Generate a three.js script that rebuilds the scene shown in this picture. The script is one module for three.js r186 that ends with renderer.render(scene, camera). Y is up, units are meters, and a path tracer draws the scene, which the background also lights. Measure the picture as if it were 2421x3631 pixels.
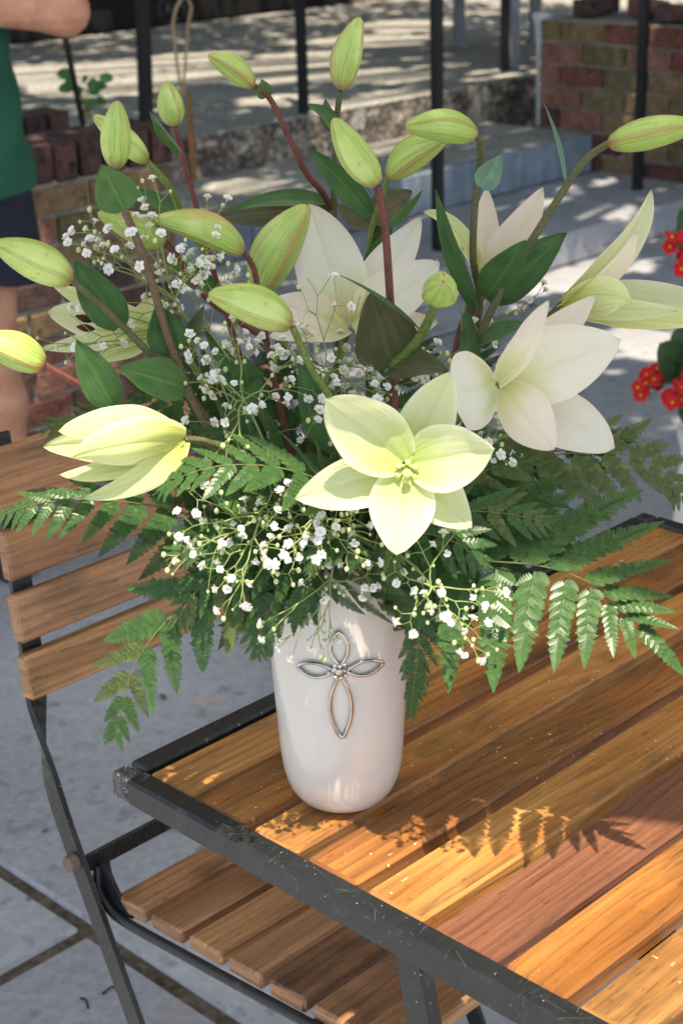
import * as THREE from 'three';
import { MarchingCubes } from 'three/addons/objects/MarchingCubes.js';
import { mergeGeometries, mergeVertices } from 'three/addons/utils/BufferGeometryUtils.js';

// ---------------------------------------------------------------- camera, sky, sun, exposure
// World axes follow the paving, the table and the steps: x runs along the table slats, z along the table's front edge.
const V = (x, y, z) => (x.isVector3 ? x.clone() : Array.isArray(x) ? new THREE.Vector3(...x) : new THREE.Vector3(x, y, z));
const scene = new THREE.Scene();
const camera = new THREE.PerspectiveCamera(33.98, 682 / 1024, 0.05, 200);
camera.position.set(-0.7524, 1.49, 1.0524);
const camRight = V(0.6999, -0.0278, 0.7127), camUp = V(0.2840, 0.9275, -0.2427), camBack = V(-0.6553, 0.3733, 0.6566);
camera.quaternion.setFromRotationMatrix(new THREE.Matrix4().makeBasis(camRight, camUp, camBack));
camera.focus = 1.36;
camera.userData.fStop = 11;
scene.add(camera);

const SUN = V(-0.212, 0.94, 0.269).normalize();
// clear summer sky with thin high haze: pale at the horizon, blue overhead, a broad glow round the sun
const skyW = 256, skyH = 128, skyData = new Float32Array(skyW * skyH * 4);
for (let j = 0; j < skyH; j++) for (let i = 0; i < skyW; i++) {
  const lat = ((j + 0.5) / skyH - 0.5) * Math.PI, lon = ((i + 0.5) / skyW - 0.5) * 2 * Math.PI;
  const d = V(Math.cos(lat) * Math.cos(lon), Math.sin(lat), Math.cos(lat) * Math.sin(lon)), h = Math.pow(1 - Math.max(0, d.y), 2.2), s = Math.max(0, d.dot(SUN));
  const glow = 0.5 * Math.pow(s, 24) + 0.22 * Math.pow(s, 4), k = (j * skyW + i) * 4;
  [[0.32, 1.06], [0.43, 1.14], [0.62, 1.26]].forEach(([z, e], c) => { skyData[k + c] = (z + (e - z) * h + glow * [1, 0.97, 0.9][c]) * 0.9; });
  skyData[k + 3] = 1;
}
const skyTex = new THREE.DataTexture(skyData, skyW, skyH, THREE.RGBAFormat, THREE.FloatType);
skyTex.mapping = THREE.EquirectangularReflectionMapping;
skyTex.magFilter = THREE.LinearFilter; skyTex.needsUpdate = true;
scene.background = skyTex;
scene.environment = skyTex;
const sun = new THREE.DirectionalLight(0xfff0d8, 5);
sun.name = 'sun';
sun.position.copy(SUN).multiplyScalar(20);
sun.castShadow = true;
sun.shadow.radius = 1;
sun.shadow.mapSize.set(4096, 4096);
Object.assign(sun.shadow.camera, { left: -8, right: 8, top: 8, bottom: -8, near: 1, far: 40 });
scene.add(sun, sun.target);
const renderer = new THREE.WebGLRenderer({ antialias: true });
renderer.toneMapping = THREE.LinearToneMapping;
renderer.toneMappingExposure = 1.68;
renderer.shadowMap.enabled = true;

// ---------------------------------------------------------------- helpers
let seed = 7;
const rnd = () => { seed = (seed + 0x6d2b79f5) | 0; let t = Math.imul(seed ^ (seed >>> 15), 1 | seed); t = (t + Math.imul(t ^ (t >>> 7), 61 | t)) ^ t; return ((t ^ (t >>> 14)) >>> 0) / 4294967296; };
const rr = (a, b) => a + (b - a) * rnd();
const mixn = (a, b, t) => a + (b - a) * t;
const clamp = (x, a = 0, b = 1) => Math.min(b, Math.max(a, x));
const smooth = (a, b, x) => { const t = clamp((x - a) / (b - a)); return t * t * (3 - 2 * t); };
const UP = V(0, 1, 0), FW = V(0.706, 0, -0.708).normalize(), RT = V(0.708, 0, 0.706).normalize();
const used = new Map();
const numbered = (n) => { const k = used.get(n) || 0; used.set(n, k + 1); return k ? n + '_' + String(k).padStart(3, '0') : n; };
function thing(name, label, category, base = [0, 0, 0], group) {
  const o = new THREE.Group();
  o.name = numbered(name);
  o.position.set(...base);
  o.userData = { label, category };
  if (group) o.userData.group = group;
  scene.add(o);
  return o;
}
function structure(name) { const o = new THREE.Group(); o.name = name; o.userData = { kind: 'structure' }; scene.add(o); return o; }
function rootOf(o) { const p = V(0, 0, 0); while (o && o !== scene) { p.add(o.position); o = o.parent; } return p; }
// geometry given in world coordinates becomes a part whose own origin is that of its parent
function part(parent, name, geo, mat, label) {
  const at = rootOf(parent);
  geo.translate(-at.x, -at.y, -at.z);
  const m = new THREE.Mesh(geo, mat);
  m.name = name; m.castShadow = m.receiveShadow = true;
  if (label) m.userData.label = label;
  parent.add(m);
  return m;
}
function place(parent, name, geo, mat, matrixWorld) {   // shared geometry, placed by a matrix
  const at = rootOf(parent), m = new THREE.Mesh(geo, mat);
  m.name = name; m.castShadow = m.receiveShadow = true;
  matrixWorld.decompose(m.position, m.quaternion, m.scale);
  m.position.sub(at);
  parent.add(m);
  return m;
}
const basis = (x, y, z, p, s = [1, 1, 1]) => new THREE.Matrix4().makeBasis(x.clone().multiplyScalar(s[0]), y.clone().multiplyScalar(s[1]), z.clone().multiplyScalar(s[2])).setPosition(p);
const merge = (list) => mergeGeometries(list.map((g) => { const q = g.index ? g.toNonIndexed() : g; for (const k of Object.keys(q.attributes)) if (!['position', 'normal', 'uv'].includes(k)) q.deleteAttribute(k); return q; }));

// tileable value noise
const hash = (x, y, s) => { let h = Math.imul(x, 374761393) ^ Math.imul(y, 668265263) ^ Math.imul(s, 974634777); h = Math.imul(h ^ (h >>> 13), 1274126177); h ^= h >>> 16; return (h >>> 0) / 4294967296; };
function vn(u, v, px, py, s) {
  const x = u * px, y = v * py; let x0 = Math.floor(x), y0 = Math.floor(y); let fx = x - x0, fy = y - y0;
  fx = fx * fx * (3 - 2 * fx); fy = fy * fy * (3 - 2 * fy);
  const X0 = ((x0 % px) + px) % px, X1 = (X0 + 1) % px, Y0 = ((y0 % py) + py) % py, Y1 = (Y0 + 1) % py;
  return mixn(mixn(hash(X0, Y0, s), hash(X1, Y0, s), fx), mixn(hash(X0, Y1, s), hash(X1, Y1, s), fx), fy);
}
const fbm = (u, v, px, py, s, o = 4) => { let a = 0.5, t = 0, n = 0; for (let i = 0; i < o; i++) { t += a * vn(u, v, px << i, py << i, s + i * 17); n += a; a *= 0.5; } return t / n; };
function tex(w, h, fn, srgb = true) {
  const d = new Uint8Array(w * h * 4);
  for (let y = 0; y < h; y++) for (let x = 0; x < w; x++) {
    const c = fn((x + 0.5) / w, (y + 0.5) / h), i = (y * w + x) * 4;
    if (typeof c === 'number') { d[i] = d[i + 1] = d[i + 2] = clamp(c, 0, 255); } else { d[i] = clamp(c[0], 0, 255); d[i + 1] = clamp(c[1], 0, 255); d[i + 2] = clamp(c[2], 0, 255); }
    d[i + 3] = 255;
  }
  const t = new THREE.DataTexture(d, w, h);
  t.wrapS = t.wrapT = THREE.RepeatWrapping;
  t.magFilter = THREE.LinearFilter; t.minFilter = THREE.LinearMipmapLinearFilter; t.generateMipmaps = true;
  if (srgb) t.colorSpace = THREE.SRGBColorSpace;
  t.needsUpdate = true;
  return t;
}
const lerp3 = (a, b, t) => [mixn(a[0], b[0], t), mixn(a[1], b[1], t), mixn(a[2], b[2], t)];
const std = (o) => new THREE.MeshStandardMaterial({ roughness: 0.8, ...o });
const phys = (o) => new THREE.MeshPhysicalMaterial({ roughness: 0.8, ...o });
const sheet = (o) => phys({ roughness: 0.95, side: THREE.DoubleSide, thickness: 0, ...o });

// box with chamfered edges; uv in metres, projected per face, then divided by the size of the texture
function boxUV(g, su = 1, sv = 1, ou = 0, ov = 0) {
  if (g.index) g = g.toNonIndexed();
  const p = g.attributes.position, uv = new Float32Array(p.count * 2), a = V(0, 0, 0), b = V(0, 0, 0), c = V(0, 0, 0);
  for (let i = 0; i < p.count; i += 3) {
    a.fromBufferAttribute(p, i); b.fromBufferAttribute(p, i + 1); c.fromBufferAttribute(p, i + 2);
    const n = b.clone().sub(a).cross(c.clone().sub(a)), ax = Math.abs(n.x), ay = Math.abs(n.y), az = Math.abs(n.z);
    [a, b, c].forEach((q, k) => {
      const [x, y] = ay >= ax && ay >= az ? [q.x, q.z] : az >= ax ? [q.x, q.y] : [q.z, q.y];
      uv[(i + k) * 2] = x / su + ou; uv[(i + k) * 2 + 1] = y / sv + ov;
    });
  }
  g.setAttribute('uv', new THREE.BufferAttribute(uv, 2));
  return g;
}
function cbox(w, h, d, r = 0.002, wobble = 0) {
  const hx = w / 2, hy = h / 2, hz = d / 2, pos = [];
  const P = (sx, sy, sz, k) => [sx * (hx - (k === 0 ? 0 : r)), sy * (hy - (k === 1 ? 0 : r)), sz * (hz - (k === 2 ? 0 : r))];
  const jit = {};
  if (wobble) for (const sx of [-1, 1]) for (const sy of [-1, 1]) for (const sz of [-1, 1]) jit[sx + ',' + sy + ',' + sz] = [rr(-1, 1) * wobble, rr(-1, 1) * wobble, rr(-1, 1) * wobble];
  const Q = (sx, sy, sz, k) => { const q = P(sx, sy, sz, k), j = jit[sx + ',' + sy + ',' + sz]; return j ? [q[0] + j[0], q[1] + j[1], q[2] + j[2]] : q; };
  const tri = (a, b, c, out) => {
    const n = [(b[1] - a[1]) * (c[2] - a[2]) - (b[2] - a[2]) * (c[1] - a[1]), (b[2] - a[2]) * (c[0] - a[0]) - (b[0] - a[0]) * (c[2] - a[2]), (b[0] - a[0]) * (c[1] - a[1]) - (b[1] - a[1]) * (c[0] - a[0])];
    if (n[0] * out[0] + n[1] * out[1] + n[2] * out[2] < 0) pos.push(...a, ...c, ...b); else pos.push(...a, ...b, ...c);
  };
  const quad = (a, b, c, d2, out) => { tri(a, b, c, out); tri(a, c, d2, out); };
  for (let k = 0; k < 3; k++) for (const s of [-1, 1]) {
    const mk = (u, v) => { const t = [0, 0, 0]; t[k] = s; t[(k + 1) % 3] = u; t[(k + 2) % 3] = v; return Q(...t, k); };
    const o = [0, 0, 0]; o[k] = s;
    quad(mk(-1, -1), mk(1, -1), mk(1, 1), mk(-1, 1), o);
  }
  if (r > 0) {
    for (let k = 0; k < 3; k++) { const a = (k + 1) % 3, b = (k + 2) % 3; for (const s of [-1, 1]) for (const t of [-1, 1]) {
      const mk = (e, face) => { const q = [0, 0, 0]; q[k] = e; q[a] = s; q[b] = t; return Q(...q, face); };
      const o = [0, 0, 0]; o[a] = s; o[b] = t;
      quad(mk(-1, a), mk(1, a), mk(1, b), mk(-1, b), o);
    } }
    for (const x of [-1, 1]) for (const y of [-1, 1]) for (const z of [-1, 1]) tri(Q(x, y, z, 0), Q(x, y, z, 1), Q(x, y, z, 2), [x, y, z]);
  }
  const g = new THREE.BufferGeometry();
  g.setAttribute('position', new THREE.Float32BufferAttribute(pos, 3));
  g.computeVertexNormals();
  return g;
}
// world box from corner to corner
function wbox(x0, x1, y0, y1, z0, z1, r = 0.002, su = 1, sv = 1) {
  return boxUV(cbox(x1 - x0, y1 - y0, z1 - z0, r), su, sv, rnd(), rnd()).translate((x0 + x1) / 2, (y0 + y1) / 2, (z0 + z1) / 2);
}
// bar of rectangular section from a to b; wide is the direction of its width
function bar(a, b, w, t, wide = UP, r = 0.0015) {
  a = V(a); b = V(b);
  const d = b.clone().sub(a), L = d.length(), x = d.normalize(), z = x.clone().cross(wide).normalize(), y = z.clone().cross(x);
  return boxUV(cbox(L, w, t, r), 0.4, 0.4, rnd(), rnd()).applyMatrix4(basis(x, y, z, a.add(b).multiplyScalar(0.5)));
}
// tube along points with changing radius
function sweep(pts, rad, radial = 8, segs = 24, vLen = 0.1) {
  const curve = new THREE.CatmullRomCurve3(pts.map((p) => (p.isVector3 ? p : V(p))), false, 'centripetal');
  const pos = [], uv = [], idx = [], len = curve.getLength();
  let nrm = null;
  for (let i = 0; i <= segs; i++) {
    const t = i / segs, p = curve.getPointAt(t), tan = curve.getTangentAt(t);
    if (!nrm) nrm = Math.abs(tan.y) < 0.9 ? V(0, 1, 0).cross(tan).normalize() : V(1, 0, 0).cross(tan).normalize();
    else nrm.sub(tan.clone().multiplyScalar(nrm.dot(tan))).normalize();
    const bin = tan.clone().cross(nrm), r = typeof rad === 'function' ? rad(t) : rad;
    for (let j = 0; j <= radial; j++) {
      const a = (j / radial) * Math.PI * 2, q = p.clone().addScaledVector(nrm, Math.cos(a) * r).addScaledVector(bin, Math.sin(a) * r);
      pos.push(q.x, q.y, q.z); uv.push(j / radial, (t * len) / vLen);
    }
  }
  for (let i = 0; i < segs; i++) for (let j = 0; j < radial; j++) { const a = i * (radial + 1) + j, b = a + radial + 1; idx.push(a, a + 1, b, b, a + 1, b + 1); }
  for (const e of [0, segs]) { const c = pos.length / 3, p = curve.getPointAt(e / segs); pos.push(p.x, p.y, p.z); uv.push(0.5, 0); for (let j = 0; j < radial; j++) { const a = e * (radial + 1) + j; if (e) idx.push(c, a, a + 1); else idx.push(c, a + 1, a); } }
  const g = new THREE.BufferGeometry();
  g.setAttribute('position', new THREE.Float32BufferAttribute(pos, 3));
  g.setAttribute('uv', new THREE.Float32BufferAttribute(uv, 2));
  g.setIndex(idx); g.computeVertexNormals();
  return g;
}

// ---------------------------------------------------------------- materials of the setting
const concreteTex = tex(1024, 1024, (u, v) => {
  const big = fbm(u, v, 3, 3, 1, 5), fine = fbm(u, v, 128, 128, 5, 2), spot = fbm(u, v, 40, 40, 9, 2), blot = vn(u, v, 90, 90, 21), rust = fbm(u, v, 14, 14, 33, 3);
  let g = 162 + (big - 0.5) * 50 + (fine - 0.5) * 26;
  if (spot > 0.68) g -= (spot - 0.68) * 130;
  if (blot > 0.935) g -= (blot - 0.935) * 640;
  const r = rust > 0.7 ? (rust - 0.7) * 70 : 0;
  return [g * 0.985 + r * 0.5, g * 0.995 - r * 0.3, g * 1.03 - r];
});
const concreteBump = tex(512, 512, (u, v) => 128 + (fbm(u, v, 64, 64, 5, 3) - 0.5) * 140 + (fbm(u, v, 4, 4, 2, 3) - 0.5) * 60, false);
const M = {};
M.slab = std({ map: concreteTex, bumpMap: concreteBump, bumpScale: 0.0016, roughness: 0.86 });
M.joint = std({ map: tex(512, 512, (u, v) => { const n = fbm(u, v, 60, 60, 3, 3), m = fbm(u, v, 9, 9, 8, 3); return lerp3([58, 50, 42], [116, 104, 90], clamp(n * 1.2 - 0.1)).map((c, i) => c + (m > 0.62 ? -10 : 0)); }), roughness: 1 });
const aggTex = tex(1024, 1024, (u, v) => {
  const n = fbm(u, v, 110, 110, 11, 2), b = fbm(u, v, 5, 5, 14, 4), c = vn(u, v, 220, 220, 16);
  const g = 158 + (n - 0.5) * 90 + (b - 0.5) * 40 + (c - 0.5) * 50;
  return [g * 1.0, g * 0.985, g * 0.94];
});
M.landing = std({ map: aggTex, bumpMap: tex(512, 512, (u, v) => 128 + (fbm(u, v, 90, 90, 11, 3) - 0.5) * 200, false), bumpScale: 0.004, roughness: 0.95 });
M.riser = std({ map: tex(1024, 512, (u, v) => {
  const n = fbm(u, v, 60, 30, 41, 3), b = fbm(u, v, 10, 6, 44, 4), lichen = fbm(u, v, 24, 12, 47, 4);
  const c = lerp3([74, 68, 64], [158, 148, 136], clamp((n - 0.5) * 2.2 + (b - 0.5) * 1.6 + 0.45));
  return lichen > 0.6 ? lerp3(c, [196, 186, 170], clamp((lichen - 0.6) * 6)) : c;
}), bumpMap: tex(512, 256, (u, v) => 128 + (fbm(u, v, 30, 14, 41, 4) - 0.5) * 240, false), bumpScale: 0.012, roughness: 0.95 });
M.bluestone = std({ map: tex(1024, 512, (u, v) => { const n = fbm(u, v, 6, 4, 51, 5), s = fbm(u, v, 40, 3, 55, 3), f = fbm(u, v, 100, 100, 57, 2); const g = 132 + (n - 0.5) * 60 + (s - 0.5) * 34 + (f - 0.5) * 20; return [g * 0.9, g, g * 1.1]; }), roughness: 0.75 });
const brickTex = (a, b, s) => tex(256, 256, (u, v) => { const n = fbm(u, v, 8, 8, s, 4), f = fbm(u, v, 60, 60, s + 3, 2), d = fbm(u, v, 16, 16, s + 9, 3); const c = lerp3(a, b, clamp(n * 1.6 - 0.3)); return c.map((q) => q + (f - 0.5) * 40 - (d > 0.64 ? (d - 0.64) * 160 : 0)); });
const brickBump = tex(256, 256, (u, v) => 128 + (fbm(u, v, 30, 30, 63, 4) - 0.5) * 220, false);
const brickMat = (a, b, s) => std({ map: brickTex(a, b, s), bumpMap: brickBump, bumpScale: 0.003, roughness: 0.92 });
M.brickRed = [brickMat([98, 60, 50], [128, 84, 70], 61), brickMat([80, 52, 48], [106, 70, 62], 64), brickMat([116, 80, 68], [148, 108, 92], 67)];
M.brickDark = [brickMat([70, 50, 48], [104, 74, 68], 71), brickMat([58, 44, 44], [92, 70, 64], 74)];
M.brickMoss = [brickMat([96, 86, 58], [136, 120, 84], 81), brickMat([88, 82, 56], [122, 110, 76], 84), brickMat([112, 90, 66], [144, 124, 92], 87)];
M.mortar = std({ map: tex(256, 256, (u, v) => { const g = 152 + (fbm(u, v, 40, 40, 91, 3) - 0.5) * 70 + (fbm(u, v, 5, 5, 92, 3) - 0.5) * 50; return [g, g * 0.97, g * 0.9]; }), roughness: 1 });
M.soil = std({ map: tex(256, 256, (u, v) => lerp3([22, 17, 13], [70, 56, 44], fbm(u, v, 40, 40, 93, 3))), roughness: 1 });
const ironCanvas = (() => {
  const c = document.createElement('canvas'); c.width = c.height = 1024; const g = c.getContext('2d');
  g.fillStyle = '#1f2224'; g.fillRect(0, 0, 1024, 1024);
  for (let i = 0; i < 900; i++) { const v = rr(18, 48) | 0; g.fillStyle = `rgba(${v},${v + 3},${v + 5},0.35)`; g.beginPath(); g.ellipse(rr(0, 1024), rr(0, 1024), rr(4, 40), rr(2, 14), rr(0, 3.1), 0, 7); g.fill(); }
  for (let i = 0; i < 520; i++) { g.strokeStyle = `rgba(176,178,180,${rr(0.1, 0.55)})`; g.lineWidth = rr(0.5, 1.4); const x = rr(0, 1024), y = rr(0, 1024), a = rr(0, 6.3), l = rr(8, 90); g.beginPath(); g.moveTo(x, y); g.lineTo(x + Math.cos(a) * l, y + Math.sin(a) * l); g.stroke(); }
  for (let i = 0; i < 760; i++) { g.fillStyle = `rgba(${rr(170, 225) | 0},${rr(170, 215) | 0},${rr(165, 210) | 0},${rr(0.35, 0.95)})`; g.beginPath(); g.arc(rr(0, 1024), rr(0, 1024), rr(0.5, 1) * rr(0.7, 2.6), 0, 7); g.fill(); }
  return c;
})();
const ironTex = new THREE.CanvasTexture(ironCanvas);
ironTex.wrapS = ironTex.wrapT = THREE.RepeatWrapping; ironTex.colorSpace = THREE.SRGBColorSpace;
M.iron = std({ map: ironTex, roughness: 0.42, metalness: 0.1 });
M.ironPlain = std({ color: 0x0e1013, roughness: 0.5 });

// ---------------------------------------------------------------- paving, steps, landing
{
  const ground = structure('ground');
  part(ground, 'joint_bed', wbox(-30, 30, -0.5, -0.006, -30, 30, 0, 0.6, 0.6), M.joint);
  const pav = structure('pavement');
  // slabs in columns between joints that run along z; each column has its own cross joints
  const cols = [[-5.98, -4.375, 0.3], [-4.375, -2.77, -0.5], [-2.77, -1.165, 0.9], [-1.165, 0.44, -0.7], [0.44, 2.045, 0.62], [2.045, 3.65, 0.5], [3.65, 5.255, -0.2], [5.255, 8, 0.4]];
  for (const [x0, x1, z0] of cols) for (let k = -3; k <= 3; k++) {
    const step = x0 === 0.44 || x0 === 2.045 ? 2.9 : 1.6, za = z0 + k * step, zb = za + step;
    if (zb < -8 || za > 6) continue;
    const j = 0.0115 + rr(-0.0015, 0.002);
    part(pav, 'slab', boxUV(cbox(x1 - x0 - 2 * j, 0.06, zb - za - 2 * j, 0.006, 0.002), 1.3, 1.3, rnd(), rnd()).translate((x0 + x1) / 2, -0.03 + rr(-0.002, 0.002), (za + zb) / 2), M.slab);
  }
  const st = structure('steps');
  for (let i = 0; i < 4; i++) part(st, 'lower_step', wbox(1.7 + i * 0.98, 1.7 + (i + 1) * 0.98 - 0.006, 0, 0.12, -3.31, -2.65, 0.012, 1.3, 1.3), M.slab);
  for (let i = 0; i < 3; i++) {
    const x0 = 2.2 + i * 1.0, x1 = x0 + (i === 2 ? 0.98 : 0.994);
    part(st, 'bluestone_riser', wbox(x0, x1, 0.118, 0.279, -3.345, -3.31 + i * 0.001, 0.006, 1, 0.5), M.bluestone);
    part(st, 'tread', wbox(x0, x1, 0.12, 0.281, -3.925, -3.347, 0.008, 1, 1), M.landing);
  }
  // rough front of the landing: blocks with an uneven face
  for (let i = 0; i < 5; i++) {
    const x0 = 1.2 + i * 0.92, x1 = x0 + 0.912, n = 40, m = 8, g = new THREE.PlaneGeometry(x1 - x0, 0.44, n, m), p = g.attributes.position;
    for (let k = 0; k < p.count; k++) { const u = (p.getX(k) + i) * 0.31, v = p.getY(k) * 0.5 + 0.3; p.setZ(k, (fbm(u, v, 24, 24, 5, 4) - 0.5) * 0.05); }
    g.computeVertexNormals(); g.translate((x0 + x1) / 2, 0.22, -3.93);
    part(st, 'riser_block', g, M.riser);
  }
  const land = structure('landing');
  for (let i = 0; i < 4; i++) for (let k = 0; k < 2; k++)
    part(land, 'landing_slab', wbox(1.2 + i * 2.2, 1.2 + (i + 1) * 2.2 - 0.008, 0.02, 0.44, -5.6 - k * 1.7 + (k ? 0 : 0.0), (k ? -5.608 : -3.94), 0.02, 1.1, 1.1), M.landing);
}
// ---------------------------------------------------------------- bricks
const brickGeos = [0, 1, 2, 3].map(() => boxUV(cbox(0.215, 0.066, 0.1, 0.004, 0.0015), 0.24, 0.24, rnd(), rnd()));
const halfGeo = boxUV(cbox(0.1, 0.066, 0.1, 0.004, 0.0015), 0.24, 0.24, rnd(), rnd());
const soldierGeos = [0, 1].map(() => boxUV(cbox(0.066, 0.09, 0.215, 0.004, 0.002), 0.24, 0.24, rnd(), rnd()));
const RX = V(1, 0, 0), RZ = V(0, 0, 1);
// face of bricks: along is the course direction, out the way the face looks
function brickFace(parent, origin, along, out, length, courses, pick, height = 0.075, scale = 1) {
  for (let c = 0; c < courses; c++) {
    let s = c % 2 ? -0.112 * scale : 0;
    while (s < length - 0.02) {
      const a = Math.max(0, s), b = Math.min(length, s + 0.215 * scale);
      if (b - a > 0.04) {
        const full = b - a > 0.15 * scale, g = full ? brickGeos[(rnd() * 4) | 0] : halfGeo, gl = full ? 0.215 : 0.1;
        const p = V(origin).addScaledVector(along, (a + b) / 2).addScaledVector(UP, c * height + height / 2).addScaledVector(out, -0.044 * 1 + rr(-0.002, 0.002));
        place(parent, 'brick', g, pick(c, (a + b) / 2), basis(along, UP, along.clone().cross(UP), p, [(b - a) / gl, (height - 0.011) / 0.066, 1]));
      }
      s += 0.226 * scale;
    }
  }
}
const one = (l) => l[(rnd() * l.length) | 0];
{
  const P = thing('brick_planter', 'low brick planter with a dark red brick rim and mossy bricks beside the person', 'planter', [1.3, 0, -2.45]);
  part(P, 'mortar_core', wbox(0.28, 2.125, 0, 0.705, -2.557, -2.458, 0), M.mortar);
  part(P, 'mortar_core', wbox(0.28, 2.125, 0, 0.7, -2.985, -2.9, 0), M.mortar);
  part(P, 'end_wall', wbox(2.03, 2.122, 0, 0.7, -2.899, -2.56, 0), M.mortar);
  part(P, 'end_wall', wbox(0.28, 0.372, 0, 0.7, -2.899, -2.56, 0), M.mortar);
  brickFace(P, [0.28, 0, -2.45], RX, RZ, 1.85, 9, (c, s) => (c >= 6 ? (rnd() < 0.82 ? one(M.brickMoss) : one(M.brickRed)) : c >= 4 ? (rnd() < 0.5 ? one(M.brickMoss) : one(M.brickDark)) : rnd() < 0.55 ? one(M.brickRed) : one(M.brickDark)), 0.0775);
  for (const [zc, n] of [[-2.535, 24], [-2.945, 24]]) for (let i = 0; i < n; i++) {
    const p = V(0.32 + i * 0.0775, 0.75 + rr(-0.002, 0.002), zc + rr(-0.004, 0.004));
    place(P, 'rim_brick', soldierGeos[i % 2], rnd() < 0.4 ? M.brickRed[1] : one(M.brickDark), basis(RX, UP, RZ, p, [1, 1.1, zc < -2.8 ? 0.5 : 0.85]));
  }
  const soil = new THREE.PlaneGeometry(1.7, 0.36, 40, 10).rotateX(-Math.PI / 2), sp = soil.attributes.position;
  for (let i = 0; i < sp.count; i++) sp.setY(i, rr(-0.012, 0.012));
  soil.computeVertexNormals(); soil.translate(1.2, 0.67, -2.73);
  part(P, 'soil', soil, M.soil);
}
{
  const P = thing('brick_pier', 'weathered brick pier standing at the right end of the steps', 'brick pier', [5.2, 0, -3.1]);
  part(P, 'mortar_core', wbox(5.212, 5.6, 0.0, 0.742, -3.598, -1.9, 0), M.mortar);
  brickFace(P, [5.2, 0.004, -3.61], RZ, V(-1, 0, 0), 1.72, 8, (c, s) => (s < 0.26 ? (c > 6 ? one(M.brickMoss) : one(M.brickRed)) : rnd() < 0.74 ? one(M.brickMoss) : one(M.brickRed)), 0.0925);
  for (let i = 0; i < 7; i++) place(P, 'cap_brick', brickGeos[i % 4], one(i % 2 ? M.brickRed : M.brickDark), basis(V(Math.cos(i * 2.1) , 0, Math.sin(i * 2.1)), UP, V(-Math.sin(i * 2.1), 0, Math.cos(i * 2.1)), V(5.36 + rr(-0.04, 0.08), 0.786, -3.46 + i * 0.24)));
  const soil = new THREE.PlaneGeometry(0.3, 1.2, 8, 24).rotateX(-Math.PI / 2), sp = soil.attributes.position;
  for (let i = 0; i < sp.count; i++) sp.setY(i, rr(-0.015, 0.02));
  soil.computeVertexNormals(); soil.translate(5.42, 0.765, -2.55);
  part(P, 'soil', soil, M.soil);
}
{
  // dry grass growing on top of the pier
  const g = thing('dry_grass', 'pale dry grass tuft growing on top of the brick pier', 'grass', [5.35, 0.765, -2.7]);
  const blades = [];
  for (let i = 0; i < 46; i++) {
    const p = V(5.35 + rr(-0.12, 0.14), 0.765, -2.85 + rr(-0.2, 0.4)), a = rr(0, 6.3), l = rr(0.08, 0.22), d = V(Math.cos(a) * l * 0.6, l * 0.7, Math.sin(a) * l * 0.6);
    blades.push(sweep([p, p.clone().addScaledVector(d, 0.6), p.clone().add(d).add(V(0, -l * 0.25, 0))], (t) => 0.0022 * (1 - t * 0.8), 4, 6));
  }
  part(g, 'blades', merge(blades), std({ color: 0x9a9068, roughness: 0.9 }));
}
{
  const b = thing('downspout', 'white downspout pipe beside the brick pier', 'downspout', [5.24, 0.28, -3.64]);
  const pts = [];
  for (const [y, r] of [[0.28, 0.017], [0.33, 0.018], [0.62, 0.022], [0.71, 0.03], [0.745, 0.044], [0.76, 0.044], [0.757, 0.036], [0.7, 0.024]]) pts.push(new THREE.Vector2(r, y));
  part(b, 'pipe', new THREE.LatheGeometry(pts, 20).translate(5.24, 0.002, -3.64), std({ color: 0xc4c8cc, roughness: 0.5 }));
}
// ---------------------------------------------------------------- building behind the landing
{
  const B = thing('building', 'dark green building front behind the landing with a black base', 'building', [4, 0.44, -7.4]);
  const dark = std({ color: 0x10201c, roughness: 0.55 }), black = std({ color: 0x0a0a0b, roughness: 0.7 }), trim = std({ color: 0x26332e, roughness: 0.5 });
  part(B, 'wall', wbox(-2, 7.9, 0, 4.2, -7.8, -7.42, 0.004), dark);
  part(B, 'base_board', wbox(-2, 7.86, 0.44, 0.7, -7.416, -7.36, 0.004), black);
  part(B, 'sill', wbox(-2, 7.86, 0.705, 0.75, -7.416, -7.32, 0.004), trim);
  for (let i = 0; i < 6; i++) {
    const x0 = -1.6 + i * 1.55, f = part(B, 'door_panel', wbox(x0, x0 + 1.3, 0.78, 2.6, -7.415, -7.375, 0.006), trim);
    part(f, 'pane', wbox(x0 + 0.12, x0 + 1.18, 1.5, 2.48, -7.374, -7.37, 0), std({ color: 0x0b1214, roughness: 0.08 }));
  }
  part(B, 'canopy_roof', wbox(-2.4, 10.5, 4.2, 4.36, -7.82, -6.4, 0.02), std({ color: 0x3a3634, roughness: 0.9 }));
  part(B, 'upper_wall', wbox(-2, 10.2, 4.37, 8.4, -7.8, -7.43, 0.004), M.brickDark[0]);
  part(B, 'roof', wbox(-2.4, 10.5, 8.41, 8.6, -12, -7.2, 0.02), std({ color: 0x3a3634, roughness: 0.9 }));
  part(B, 'mortar_core', wbox(7.912, 10.2, 0, 4.19, -7.8, -7.37, 0), M.mortar);
  brickFace(B, [7.9, 0.3, -7.362], RX, RZ, 1.9, 16, () => one(M.brickRed), 0.08);
}
{
  const N = thing('neighbouring_building', 'tall plain brick building closing off the right side of the terrace', 'building', [10.4, 0, -2]);
  part(N, 'wall', wbox(10.3, 11, 0, 7.6, -7.3, 6, 0.004, 0.24, 0.24), M.brickDark[1]);
  part(N, 'roof', wbox(10.1, 14, 7.61, 7.8, -7.3, 6.2, 0.02), std({ color: 0x3a3634, roughness: 0.9 }));
}
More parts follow.
